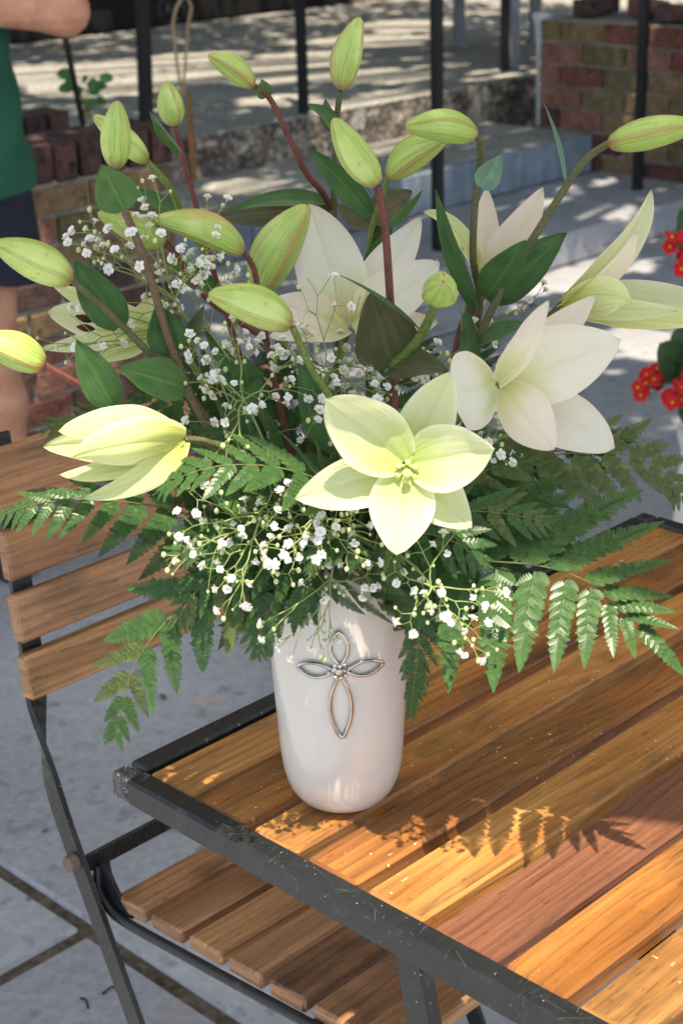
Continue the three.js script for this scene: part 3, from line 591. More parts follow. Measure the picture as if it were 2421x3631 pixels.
const budTex = (warm, s) => tex(512, 512, (u, v) => {
  const st = fbm(u, v, 70, 2, s, 3), br = fbm(u, v, 9, 2, s + 3, 3), six = Math.abs(((u * 3 + 0.02 * Math.sin(v * 9 + s)) % 1) - 0.5) * 2, ridge = Math.exp(-Math.pow((0.93 - six) / 0.045, 2)) + 0.5 * Math.exp(-Math.pow((1 - six) / 0.14, 2)), spot = fbm(u, v, 30, 14, s + 15, 3), th = fbm(u, v, 3, 3, s + 7, 3);
  let c = lerp3([142, 174, 72], [180, 204, 108], clamp((st - 0.5) * 1.5 + 0.5));
  c = lerp3(c, [200, 218, 132], smooth(0.45, 0.8, th) * 0.8);
  c = lerp3(c, [168, 140, 78], ridge * (0.34 + 0.45 * warm) * clamp(0.3 + br));
  c = lerp3(c, [190, 146, 90], warm * smooth(0.5, 0.75, br) * 0.6);
  c = lerp3(c, [150, 92, 64], smooth(0.2, 0.0, v) * (0.3 + 0.5 * br));
  c = lerp3(c, [196, 186, 104], smooth(0.85, 1, v) * 0.6);
  if (spot > 0.7) c = lerp3(c, [150, 134, 74], clamp((spot - 0.7) * 5) * 0.6);
  return c;
});
const budBump = tex(512, 64, (u, v) => { const six = Math.abs(((u * 3) % 1) - 0.5) * 2; return 140 + (fbm(u, v, 70, 1, 621, 3) - 0.5) * 130 - Math.exp(-Math.pow((0.93 - six) / 0.05, 2)) * 80; }, false);
M.bud = [0.1, 0.5, 0.95].map((w, i) => phys({ map: budTex(w, 631 + i * 11), bumpMap: budBump, bumpScale: 0.0014, roughness: 0.5, clearcoat: 0.25, clearcoatRoughness: 0.4 }));
const leafTexture = (a, b, s) => tex(256, 512, (u, v) => { const e = Math.abs(u * 2 - 1), st = fbm(u, v, 40, 2, s, 3), t = fbm(u, v, 3, 5, s + 3, 4); let c = lerp3(a, b, clamp((st - 0.5) * 1.2 + (t - 0.5) * 1.2 + 0.5)); c = lerp3(c, b.map((q) => q * 1.12), Math.exp(-Math.pow(e / 0.05, 2)) * 0.7); return c; });
const leafBump = tex(256, 64, (u, v) => { const e = Math.abs(u * 2 - 1); return 140 + (fbm(u, v, 36, 1, 641, 2) - 0.5) * 100 - Math.exp(-Math.pow(e / 0.05, 2)) * 110; }, false);
const leafMat = (a, b, s, tr = 0.15, coat = 0.4) => sheet({ map: leafTexture(a, b, s), bumpMap: leafBump, bumpScale: 0.0007, transmission: tr, clearcoat: coat, clearcoatRoughness: 0.38 });
M.leaf = leafMat([44, 84, 36], [74, 114, 50], 651);
M.leafDark = M.leaf;
M.leafLight = leafMat([58, 100, 40], [90, 130, 56], 657, 0.3);
M.leafBrown = leafMat([62, 70, 36], [92, 88, 50], 660);
M.leafBlue = leafMat([92, 128, 104], [124, 156, 128], 663);
const stemTex = (a, b, s) => tex(64, 256, (u, v) => { const n = vn(u, v, 24, 96, s), t = fbm(u, v, 3, 3, s + 2, 3); const c = lerp3(a, b, t); return c.map((q) => q * (n > 0.62 ? 0.72 : n < 0.2 ? 1.18 : 1)); });
M.stemGreen = std({ map: stemTex([92, 112, 50], [128, 142, 66], 671), roughness: 0.6 });
M.stemBrown = std({ map: stemTex([96, 78, 56], [122, 98, 70], 674), roughness: 0.6 });
M.stemRed = std({ map: stemTex([92, 44, 42], [122, 66, 56], 677), roughness: 0.5 });
M.stemOlive = std({ map: stemTex([78, 82, 50], [108, 104, 62], 680), roughness: 0.6 });

const sinp = (x) => Math.max(0, Math.sin(Math.PI * x));
// curved sheet: petal or leaf from base over ctrl to tip; face is the way its upper side looks
function blade(base, ctrl, tip, face, width, { cup = 0.5, ruffle = 0, kind = 'petal', groove = 0.02, nu = 12, nv = 20, twist = 0 } = {}) {
  const a = V(base), b = V(ctrl), c = V(tip), pos = [], uv = [], idx = [], ph = rr(0, 6.3);
  const f0 = (face.isVector3 ? face.clone() : V(face)).normalize();
  for (let i = 0; i <= nv; i++) {
    const t = i / nv, q = 1 - t;
    const p = a.clone().multiplyScalar(q * q).addScaledVector(b, 2 * q * t).addScaledVector(c, t * t);
    const tan = b.clone().sub(a).multiplyScalar(2 * q).addScaledVector(c.clone().sub(b), 2 * t).normalize();
    let side = tan.clone().cross(f0); if (side.lengthSq() < 1e-6) side = tan.clone().cross(UP); side.normalize();
    if (twist) side.applyAxisAngle(tan, twist * t);
    const n = side.clone().cross(tan);
    let w;
    if (kind === 'petal') w = Math.pow(sinp(Math.pow(0.06 + 0.94 * t, 0.86)), 0.72) * (1 - 0.18 * t);
    else if (kind === 'broad') w = Math.pow(sinp(Math.pow(0.05 + 0.95 * t, 0.8)), 0.62);
    else if (kind === 'ovate') w = Math.pow(sinp(Math.pow(0.04 + 0.96 * t, 0.74)), 0.78) * (1.05 - 0.22 * t * t);
    else w = Math.pow(sinp(Math.pow(0.04 + 0.96 * t, 0.72)), 0.85);
    w = Math.max(w, 0.004) * width / 2;
    for (let j = 0; j <= nu; j++) {
      const s = j / nu * 2 - 1, ang = s * cup, x = cup ? Math.sin(ang) / cup : s, z = cup ? (1 - Math.cos(ang)) / cup : 0;
      const lift = z * w + 0.006 * width * (Math.sin(t * 21 + s * 4 + ph * 2) + Math.sin(t * 8 - s * 7 + ph)) * Math.abs(s) + ruffle * width * Math.sin(t * 9 + ph + s * 1.5) * s * s * s * (0.3 + t) - groove * width * Math.exp(-Math.pow(s / 0.13, 2)) * (1 - t * 0.5);
      const P = p.clone().addScaledVector(side, x * w).addScaledVector(n, lift);
      pos.push(P.x, P.y, P.z); uv.push(j / nu, t);
    }
  }
  for (let i = 0; i < nv; i++) for (let j = 0; j < nu; j++) { const k = i * (nu + 1) + j; idx.push(k, k + 1, k + nu + 1, k + 1, k + nu + 2, k + nu + 1); }
  const g = new THREE.BufferGeometry();
  g.setAttribute('position', new THREE.Float32BufferAttribute(pos, 3)); g.setAttribute('uv', new THREE.Float32BufferAttribute(uv, 2)); g.setIndex(idx); g.computeVertexNormals();
  return g;
}
// closed lily bud: six tepals pressed together, blunt three-lobed tip
function budGeo(base, tip, r, bend = 0.06, open = 0) {
  const a = V(base), b = V(tip), d = b.clone().sub(a), L = d.length(), x = d.clone().normalize(), y = x.clone().cross(Math.abs(x.y) > 0.9 ? RX : UP).normalize(), z = x.clone().cross(y), pos = [], uv = [], idx = [], N = 26, R = 36, ph = rr(0, 6.3);
  const up = UP.clone().addScaledVector(x, -x.y).normalize();
  for (let i = 0; i <= N; i++) {
    const t = i / N; let w = Math.pow(sinp(Math.pow(0.045 + 0.925 * t, 0.88)), 0.68) * (1 - 0.12 * t);
    w *= i === 0 ? 0.55 : 1; if (i === N) w *= 0.25;
    const p = a.clone().addScaledVector(d, t).addScaledVector(up, Math.sin(Math.PI * t) * bend * L);
    for (let j = 0; j <= R; j++) {
      const f = j / R * Math.PI * 2, lobe = 1 + 0.06 * Math.cos(3 * (f + ph)) + 0.025 * Math.cos(6 * (f + ph)) - 0.085 * Math.exp(-Math.pow(Math.sin(3 * (f + ph) / 2 + 0.5) / 0.13, 2)) * smooth(0.1, 0.5, t);
      const q = p.clone().addScaledVector(y, Math.cos(f) * w * r * lobe).addScaledVector(z, Math.sin(f) * w * r * lobe);
      pos.push(q.x, q.y, q.z); uv.push(j / R + ph / 6.283, t);
    }
  }
  for (let i = 0; i < N; i++) for (let j = 0; j < R; j++) { const k = i * (R + 1) + j; idx.push(k, k + R + 1, k + 1, k + 1, k + R + 1, k + R + 2); }
  const g = new THREE.BufferGeometry();
  g.setAttribute('position', new THREE.Float32BufferAttribute(pos, 3)); g.setAttribute('uv', new THREE.Float32BufferAttribute(uv, 2)); g.setIndex(idx); g.computeVertexNormals();
  return g;
}
const CAMF = FW.clone().multiplyScalar(-1).addScaledVector(UP, 0.35).normalize();   // the front of the bouquet
const dirOf = (r, u, f) => RT.clone().multiplyScalar(r).addScaledVector(UP, u).addScaledVector(FW, -f).normalize();   // right, up, to the front
const MOUTH = (r, f) => V(VA.x, 0.955, VA.z).addScaledVector(RT, r).addScaledVector(FW, -f).toArray();
const FOOT = (r, f) => V(VA.x, 0.775, VA.z).addScaledVector(RT, -r * 0.6).addScaledVector(FW, f * 0.6).toArray();
const between = (a, b, t, face, arch) => { const A = V(a), B2 = V(b), l = A.distanceTo(B2); return A.lerp(B2, t).addScaledVector(face, arch * l); };

// one cut lily: main stem from inside the vase, pedicels, buds, leaves, flowers
function lily(label, r, f, path, mat, rad = 0.0036) {
  const o = thing('lily', label, 'lily', FOOT(r, f), 'lilies in the vase');
  part(o, 'stem', sweep([FOOT(r, f), MOUTH(r, f), ...path], (t) => rad * (1.1 - 0.35 * t), 8, 48, 0.03), mat);
  return o;
}
function pedicel(o, pts, mat, r0 = 0.0026, r1 = 0.0026) { return part(o, 'pedicel', sweep(pts, (t) => mixn(r0, r1, t), 8, 22, 0.03), mat); }
function bud(o, base, tip, r, m = 0, bend = 0.05) { return part(o, 'bud', budGeo(base, tip, r * rr(0.88, 0.97), bend), M.bud[m]); }
function leaf(o, base, tip, w, mat = M.leaf, face = CAMF, { arch = 0.12, cup = 0.55, kind = 'leaf', twist = 0, at = 0.5 } = {}) {
  const F = face.clone().normalize();
  return part(o, 'leaf', blade(base, between(base, tip, at, F, arch), tip, F, w, { cup, kind: kind === 'broad' ? 'ovate' : kind, groove: 0.03, ruffle: 0.03, nu: 10, nv: 18, twist }), mat);
}
function flower(o, centre, face) {
  const F = new THREE.Group(); F.name = 'flower';
  F.position.copy(V(centre)).sub(rootOf(o)); o.add(F);
  return F;
}
function petal(F, base, tip, w, mat, face, { arch = -0.1, cup = 0.6, ruffle = 0.03, at = 0.55, ctrl = null, twist = 0, kind = 'petal' } = {}) {
  const f = face.clone().normalize();
  return part(F, 'petal', blade(base, ctrl || between(base, tip, at, f, arch), tip, f, w, { cup, ruffle, groove: 0.036, twist, kind, nu: 16, nv: 22 }), mat);
}

// ---------------------------------------------------------------- lilies
const S = 1 / 3008;   // metres per unit of the measuring sheet at the vase
{ // front flower with six cream green petals
  const o = lily('lily with a wide open cream green star flower above the vase and one pale bud', 0.012, 0.02, [[0.0811, 0.9984, 0.2225], [0.0725, 1.0483, 0.2281], [0.068, 1.1063, 0.2236], [0.0539, 1.1349, 0.2166], [0.0418, 1.1684, 0.2116]], M.stemGreen, 0.0034);
  bud(o, [0.041, 1.1701, 0.2108], [-0.0127, 1.1995, 0.1855], 49 * S, 0, 0.05);
  const c = [0.0574, 1.0807, 0.3048], F = flower(o, c, CAMF), ff = dirOf(0.05, 0.45, 1);
  part(F, 'flower_stalk', sweep([[0.0781, 1.0288, 0.2266], [0.0858, 1.0443, 0.2555], [0.0675, 1.0731, 0.2937]], 0.0028, 8, 14, 0.03), M.stemGreen);
  // outer petals lie behind, inner ones in front
  petal(F, [0.0603, 1.0815, 0.3034], [0.0672, 1.1546, 0.3385], 132 * S, M.petalLime, dirOf(-0.2, 0.1, 1), { arch: -0.16, cup: 0.5 });
  petal(F, [0.0613, 1.0762, 0.3045], [0.0703, 1.0427, 0.3529], 128 * S, M.petalLime, dirOf(-0.2, 0.5, 1), { arch: -0.14, cup: 0.45 });
  petal(F, [0.0581, 1.077, 0.3012], [-0.0225, 1.072, 0.2746], 128 * S, M.petalLime, dirOf(0.2, 0.5, 1), { arch: -0.14, cup: 0.5 });
  petal(F, [0.0525, 1.0852, 0.3069], [-0.0114, 1.1451, 0.297], 158 * S, M.petalLime, dirOf(0.25, 0.1, 1), { arch: -0.20, cup: 0.62, kind: 'broad' });
  petal(F, [0.0559, 1.0837, 0.3103], [0.0704, 1.1061, 0.3742], 152 * S, M.petalLime, dirOf(-0.25, 0.3, 1), { arch: -0.20, cup: 0.62, kind: 'broad' });
  petal(F, [0.0537, 1.0793, 0.3082], [0.019, 1.0333, 0.3301], 146 * S, M.petalLime, dirOf(0, 0.6, 1), { arch: -0.18, cup: 0.55, kind: 'broad' });
  const st = std({ color: 0xc9d48a, roughness: 0.6 });
  for (let i = 0; i < 6; i++) { const a = i / 6 * 6.283 + 0.4, p = V(c), q = p.clone().addScaledVector(RT, Math.cos(a) * 0.0075).addScaledVector(UP, Math.sin(a) * 0.0075).addScaledVector(FW, -0.012); part(F, 'stamen', sweep([p, q.clone().lerp(p, 0.4), q], (t) => 0.0012 + t * t * 0.0011, 7, 8), st); }
  part(F, 'pistil', sweep([c, V(c).addScaledVector(FW, -0.009).toArray(), V(c).addScaledVector(FW, -0.0165).toArray()], (t) => 0.0016 + (t > 0.8 ? 0.0016 : 0), 8, 12), st);
}
{ // white flower to the right
  const o = lily('lily with a drooping white flower whose petals spread to the right', 0.02, -0.01, [[0.1412, 0.995, 0.2118], [0.1658, 1.0486, 0.2363], [0.172, 1.0933, 0.2707], [0.1673, 1.1064, 0.2873]], M.stemGreen);
  const c = [0.1543, 1.1178, 0.3096], F = flower(o, c);
  part(F, 'flower_stalk', sweep([[0.1731, 1.0949, 0.2719], [0.1646, 1.108, 0.2917], [0.1552, 1.1166, 0.3077]], (t) => 0.003 + 0.0015 * t, 8, 10, 0.03), M.stemGreen);
  petal(F, [0.1776, 1.1151, 0.2975], [0.2352, 1.1715, 0.3337], 105 * S, M.petalBlush, dirOf(0.5, 0.2, 1), { arch: -0.05, cup: 0.4, ruffle: 0.03 });
  petal(F, [0.1694, 1.109, 0.3105], [0.2024, 1.0714, 0.3787], 142 * S, M.petalWhite, dirOf(0.3, 0.6, 1), { arch: 0.1, cup: -0.4, kind: 'broad' });
  petal(F, [0.153, 1.1179, 0.3083], [0.0947, 1.125, 0.3137], 180 * S, M.petalWhite, dirOf(-0.1, 0.3, 1), { arch: 0.16, cup: -0.5, kind: 'broad', ruffle: 0.03 });
  petal(F, [0.1532, 1.1198, 0.3113], [0.1948, 1.1559, 0.3853], 172 * S, M.petalWhite, dirOf(-0.1, 0.35, 1), { arch: -0.1, cup: 0.5, kind: 'broad' });
  petal(F, [0.147, 1.1211, 0.3136], [0.1463, 1.1899, 0.3581], 92 * S, M.petalBlush, dirOf(-1, 0.1, 0.55), { arch: -0.18, cup: 0.75, ruffle: 0.03 });
  petal(F, [0.149, 1.119, 0.3156], [0.1348, 1.0878, 0.3748], 132 * S, M.petalBlush, dirOf(-0.3, 0.3, 1), { arch: 0.12, cup: -0.55, ruffle: 0.025 });
}
{ // flower at the far right with its bud half unrolled
  const o = lily('lily with a trumpet flower pointing right, one curled petal and one upright petal', 0.03, -0.015, [[0.1852, 0.9744, 0.1851], [0.2308, 1.0523, 0.2164], [0.2523, 1.116, 0.252], [0.2658, 1.1495, 0.2795]], M.stemOlive);
  const F = flower(o, [0.2653, 1.1485, 0.279]);
  petal(F, [0.2738, 1.1468, 0.2734], [0.3409, 1.152, 0.3685], 120 * S, M.petalLime, dirOf(-0.1, 0.5, 1), { arch: -0.04, cup: 0.45 });
  petal(F, [0.2613, 1.1498, 0.2821], [0.3155, 1.1415, 0.3856], 105 * S, M.petalYoung, dirOf(0, 0.9, 0.6), { arch: -0.06, cup: 0.5 });
  petal(F, [0.2688, 1.1475, 0.2755], [0.3042, 1.2388, 0.3319], 120 * S, M.petalLime, dirOf(0.6, -0.1, 0.9), { ctrl: [0.2936, 1.1898, 0.3214], cup: 0.6 });
  petal(F, [0.2613, 1.1498, 0.2821], [0.2767, 1.2124, 0.3398], 104 * S, M.petalBlush, dirOf(0.5, -0.5, 0.8), { ctrl: [0.2669, 1.1767, 0.323], cup: 0.6 });
  petal(F, [0.2582, 1.1501, 0.2861], [0.2524, 1.1646, 0.3537], 108 * S, M.petalYoung, dirOf(-0.15, 0.35, 1), { ctrl: [0.2341, 1.182, 0.3467], cup: -0.8 });
  petal(F, [0.2601, 1.15, 0.288], [0.2853, 1.1555, 0.3724], 62 * S, M.petalLime, dirOf(0, 0.6, 1), { arch: 0.02, cup: -0.5 });
}
{ // flower in the middle of the back
  const o = lily('lily with a large white flower opening upward and a tall bud beside it', -0.01, -0.02, [[0.1374, 0.9882, 0.1375], [0.143, 1.0568, 0.1148], [0.1321, 1.1125, 0.1039], [0.1143, 1.1549, 0.1003]], M.stemOlive);
  bud(o, [0.1094, 1.1626, 0.1025], [0.121, 1.2348, 0.1493], 60 * S, 1, 0.04);
  const F = flower(o, [0.141, 1.1393, 0.1693]);
  part(F, 'flower_stalk', sweep([[0.1442, 1.0387, 0.1188], [0.1543, 1.096, 0.1402], [0.144, 1.1351, 0.1653]], 0.003, 8, 14, 0.03), M.stemGreen);
  petal(F, [0.1565, 1.1361, 0.1565], [0.2221, 1.2113, 0.1725], 124 * S, M.petalWhite, dirOf(-0.4, 0.15, 1), { arch: -0.08, cup: 0.45 });
  petal(F, [0.1517, 1.1375, 0.1588], [0.1423, 1.2294, 0.1283], 168 * S, M.petalWhite, dirOf(0.2, -0.1, 1), { arch: -0.14, cup: 0.5, kind: 'broad' });
  petal(F, [0.1425, 1.1406, 0.1708], [0.1913, 1.1878, 0.2194], 136 * S, M.petalWhite, dirOf(-0.2, 0.5, 1), { arch: -0.12, cup: 0.6, kind: 'broad' });
  petal(F, [0.1446, 1.1379, 0.1658], [0.0803, 1.1709, 0.1512], 112 * S, M.petalBlush, dirOf(0.3, 0.6, 1), { arch: -0.05, cup: 0.5 });
  petal(F, [0.141, 1.1379, 0.1693], [0.0704, 1.1449, 0.1554], 92 * S, M.petalBlush, dirOf(0.1, 0.9, 0.6), { arch: -0.04, cup: 0.5 });
  petal(F, [0.1474, 1.1371, 0.1686], [0.2052, 1.135, 0.205], 104 * S, M.petalBlush, dirOf(0, 0.8, 0.8), { arch: -0.05, cup: 0.4 });
  const st = std({ color: 0xd8cf9a, roughness: 0.6 });
  for (let i = 0; i < 6; i++) part(F, 'stamen', sweep([[0.1396, 1.1412, 0.1707], V([0.1341, 1.1524, 0.1765]).addScaledVector(RT, (i - 2.5) * 0.0032).toArray(), V([0.1308, 1.1673, 0.1803]).addScaledVector(RT, (i - 2.5) * 0.0058).addScaledVector(UP, (i % 2) * 0.004).toArray()], 0.0011, 6, 8), st);
}
{ // long brown stem in the centre with a leaning bud
  const o = lily('lily with a long reddish brown stem and a leaning green bud on top', 0.006, 0.012, [[0.1168, 1, 0.2299], [0.128, 1.0639, 0.2269], [0.136, 1.1195, 0.2208], [0.1345, 1.1835, 0.2192], [0.1325, 1.2291, 0.2173], [0.1257, 1.2563, 0.2175]], M.stemRed, 0.0038);
  bud(o, [0.1252, 1.257, 0.2171], [0.0934, 1.3078, 0.2065], 40 * S, 0, -0.03);
  pedicel(o, [[0.1338, 1.1195, 0.2214], [0.1385, 1.1357, 0.2374], [0.1404, 1.1598, 0.2534], [0.141, 1.179, 0.2611]], M.stemGreen, 0.0042, 0.0034);
  part(o, 'bud', budGeo([0.1418, 1.1774, 0.2604], [0.1239, 1.196, 0.2821], 41 * S, 0), M.bud[0], 'pale green bud seen end on');
  leaf(o, [0.1328, 1.1201, 0.2233], [0.1101, 1.1818, 0.2232], 150 * S, M.leafBrown, dirOf(0.1, 0.2, 1), { kind: 'broad', arch: -0.08, cup: 0.5 });
  leaf(o, [0.1307, 1.1188, 0.2212], [0.1349, 1.1272, 0.2762], 82 * S, M.leafBrown, dirOf(0, 0.7, 0.7), { kind: 'broad', arch: 0.14, cup: 0.4 });
  leaf(o, [0.1351, 1.1524, 0.2481], [0.0804, 1.1997, 0.2218], 24 * S, M.leaf, dirOf(0.3, 0.9, 0.3), { arch: 0.08, cup: 0.7 });
}
{ // tallest pair of buds
  const o = lily('tallest lily with two upright buds on thin brown stalks', -0.004, -0.03, [[0.152, 0.9839, 0.1379], [0.1834, 1.0649, 0.1127], [0.1906, 1.1546, 0.1058], [0.1914, 1.2151, 0.1065], [0.1903, 1.2778, 0.1126], [0.1895, 1.3084, 0.1188]], M.stemOlive, 0.0032);
  bud(o, [0.1901, 1.3097, 0.1193], [0.2015, 1.3632, 0.1307], 40 * S, 1, 0.04);
  pedicel(o, [[0.1899, 1.2152, 0.105], [0.1787, 1.2292, 0.108], [0.1619, 1.249, 0.1054], [0.1486, 1.2821, 0.0992], [0.1364, 1.3089, 0.0942], [0.1256, 1.3177, 0.0904]], M.stemRed, 0.0024, 0.0022);
  bud(o, [0.1256, 1.3177, 0.0904], [0.0924, 1.3434, 0.0785], 33 * S, 1, 0.05);
  leaf(o, [0.1352, 1.3076, 0.0929], [0.1266, 1.3233, 0.0984], 40 * S, M.leafLight, dirOf(0.2, 0.2, 1), { kind: 'broad', arch: -0.1 });
  leaf(o, [0.1864, 1.2712, 0.1157], [0.1577, 1.3021, 0.1153], 62 * S, M.leaf, dirOf(0.6, 0.5, 0.6), { kind: 'broad', arch: 0.25, cup: 0.9 });
  leaf(o, [0.1851, 1.2787, 0.1144], [0.1883, 1.3014, 0.1035], 44 * S, M.leafBrown, dirOf(-0.6, 0.2, 0.8), { kind: 'broad', arch: 0.1 });
  leaf(o, [0.1981, 1.2135, 0.1414], [0.1439, 1.2725, 0.1298], 62 * S, M.leafDark, dirOf(-0.4, 0.6, 0.8), { arch: 0.08, cup: 0.5 });
  leaf(o, [0.1895, 1.2194, 0.1046], [0.1132, 1.2217, 0.071], 66 * S, M.leafDark, dirOf(0, 0.85, 0.5), { arch: 0.16, cup: 0.6 });
  leaf(o, [0.1891, 1.2159, 0.1043], [0.1335, 1.2052, 0.0207], 84 * S, M.leafBrown, dirOf(-0.1, 0.4, 1), { arch: 0.18, cup: 0.3 });
}
{ // two buds facing each other
  const o = lily('lily with one bud held up to the right above a brown leaf', 0.014, -0.03, [[0.1672, 0.9832, 0.1531], [0.1941, 1.0674, 0.1375], [0.2037, 1.1382, 0.1329], [0.2046, 1.1953, 0.1338], [0.201, 1.2294, 0.1514], [0.2009, 1.2455, 0.1584]], M.stemGreen, 0.0032);
  bud(o, [0.2009, 1.2452, 0.1584], [0.2105, 1.2783, 0.2103], 42 * S, 1, 0.06);
  leaf(o, [0.2047, 1.2023, 0.1339], [0.2071, 1.2145, 0.0939], 60 * S, M.leafBrown, dirOf(0, 0.4, 1), { kind: 'broad' });
  leaf(o, [0.2047, 1.2076, 0.134], [0.2502, 1.2233, 0.137], 90 * S, M.leafBrown, dirOf(0.1, 0.3, 1), { kind: 'broad', arch: 0.1 });
  leaf(o, [0.2031, 1.2045, 0.1535], [0.2046, 1.2375, 0.1903], 34 * S, M.leafLight, dirOf(0.5, 0.3, 0.8), { arch: 0.06, cup: 0.8 });
  leaf(o, [0.2044, 1.1883, 0.1337], [0.2405, 1.2201, 0.1414], 50 * S, M.leafBrown, dirOf(-0.5, 0.2, 0.8), { arch: 0.04 });
  leaf(o, [0.1931, 1.1625, 0.1365], [0.217, 1.2018, 0.1462], 52 * S, M.leafDark, dirOf(0.2, 0.4, 1), { arch: 0.05 });
}
{ // hooked stem with a nodding bud and a back flower
  const o = lily('lily with a bud nodding from a hooked stem and a half open flower behind it', 0.026, -0.025, [[0.1703, 0.9788, 0.1844], [0.2158, 1.0529, 0.2015], [0.232, 1.1179, 0.2176], [0.2284, 1.1523, 0.2281], [0.2207, 1.1848, 0.2275], [0.2216, 1.2286, 0.2284], [0.2248, 1.2679, 0.2316], [0.22, 1.2792, 0.2339], [0.2129, 1.284, 0.2339]], M.stemOlive, 0.0036);
  bud(o, [0.2151, 1.2831, 0.2346], [0.1588, 1.2939, 0.2152], 42 * S, 2, 0.07);
  leaf(o, [0.221, 1.242, 0.2349], [0.2243, 1.2682, 0.2523], 60 * S, M.leafBlue, dirOf(-0.2, 0, 1), { kind: 'broad', arch: -0.05 });
  leaf(o, [0.2222, 1.146, 0.229], [0.1813, 1.2463, 0.2236], 56 * S, M.leaf, dirOf(-0.6, 0.3, 0.8), { arch: 0.07, cup: 0.6 });
  leaf(o, [0.2236, 1.1562, 0.2375], [0.222, 1.2078, 0.2782], 92 * S, M.leaf, dirOf(-0.1, 0.3, 1), { kind: 'broad', arch: 0.08 });
  leaf(o, [0.2366, 1.1519, 0.2363], [0.2758, 1.2032, 0.2754], 110 * S, M.leafDark, dirOf(-0.3, 0.5, 0.8), { kind: 'broad', arch: 0.1, cup: 0.5 });
  leaf(o, [0.2069, 1.0913, 0.2349], [0.1978, 1.1571, 0.24], 56 * S, M.leaf, dirOf(0.3, 0.2, 1), { arch: 0.05 });
  const F = flower(o, [0.2501, 1.1544, 0.2144]);
  part(F, 'flower_stalk', sweep([[0.2211, 1.0743, 0.204], [0.2373, 1.121, 0.2017], [0.2514, 1.1519, 0.2115]], (t) => 0.003 + t * 0.002, 8, 12, 0.03), M.stemRed);
  petal(F, [0.2578, 1.1508, 0.208], [0.2701, 1.2302, 0.1991], 84 * S, M.petalBlush, dirOf(0.1, -0.2, 1), { arch: -0.08, cup: 0.5 });
  petal(F, [0.2549, 1.152, 0.2122], [0.3041, 1.193, 0.2472], 70 * S, M.petalBlush, dirOf(0, 0.6, 0.8), { arch: -0.06, cup: 0.5 });
  petal(F, [0.2514, 1.1526, 0.2115], [0.2119, 1.2185, 0.1835], 66 * S, M.petalYoung, dirOf(0.7, 0.3, 0.7), { ctrl: [0.2264, 1.2156, 0.212], cup: 0.7 });
  petal(F, [0.2482, 1.1534, 0.2169], [0.2623, 1.2386, 0.2619], 118 * S, M.petalBlush, dirOf(0.2, -0.2, 1), { arch: 0.08, cup: -0.6 });
}
{ // long stem to the right
  const o = lily('lily with a single bud pointing right on a long bent olive stem', 0.03, -0.005, [[0.1706, 0.99, 0.2129], [0.2006, 1.0844, 0.2287], [0.2173, 1.1436, 0.2454], [0.2371, 1.1939, 0.2651], [0.2542, 1.2331, 0.2821], [0.2646, 1.2643, 0.2996], [0.2724, 1.2759, 0.3144]], M.stemOlive, 0.0038);
  bud(o, [0.272, 1.2756, 0.3139], [0.2944, 1.2927, 0.3786], 42 * S, 1, 0.02);
  leaf(o, [0.2587, 1.2447, 0.2865], [0.2534, 1.3053, 0.2671], 17 * S, M.leafBlue, dirOf(-0.7, 0.3, 0.6), { arch: -0.18, cup: 0.9 });
  leaf(o, [0.2088, 1.1243, 0.2439], [0.2156, 1.1448, 0.286], 58 * S, M.leafDark, dirOf(0, 0.8, 0.6), { arch: 0.2, cup: 0.5 });
}
{ // left stem with the upright bud
  const o = lily('lily with a bulging upright bud over one pale oval leaf on a speckled brown stem', -0.03, 0.02, [[0.0509, 1.0139, 0.1783], [0.0096, 1.0856, 0.1512], [-0.0069, 1.1499, 0.1348], [-0.0155, 1.202, 0.1263], [-0.023, 1.24, 0.1188], [-0.0262, 1.2525, 0.1156], [-0.0243, 1.27, 0.1104], [-0.025, 1.2804, 0.1097]], M.stemBrown, 0.0038);
  bud(o, [-0.0253, 1.2798, 0.1095], [-0.0252, 1.327, 0.1166], 38 * S, 0, 0.0);
  leaf(o, [-0.029, 1.2523, 0.1199], [-0.0449, 1.2866, 0.1182], 92 * S, M.leafLight, dirOf(0.1, 0.1, 1), { kind: 'broad', arch: -0.06, cup: 0.45 });
  leaf(o, [-0.0047, 1.1208, 0.1441], [-0.0574, 1.1466, 0.1339], 92 * S, M.leafLight, dirOf(0, 0.55, 0.9), { kind: 'broad', arch: 0.1, cup: 0.4 });
  leaf(o, [-0.0028, 1.1435, 0.1318], [-0.01, 1.1814, 0.1247], 96 * S, M.leafDark, dirOf(0.1, 0.1, 1), { kind: 'broad', arch: -0.05 });
  leaf(o, [0.0133, 1.1338, 0.1267], [0.0242, 1.1757, 0.1376], 52 * S, M.leafBrown, dirOf(-0.7, 0.1, 0.8), { arch: 0.1 });
}
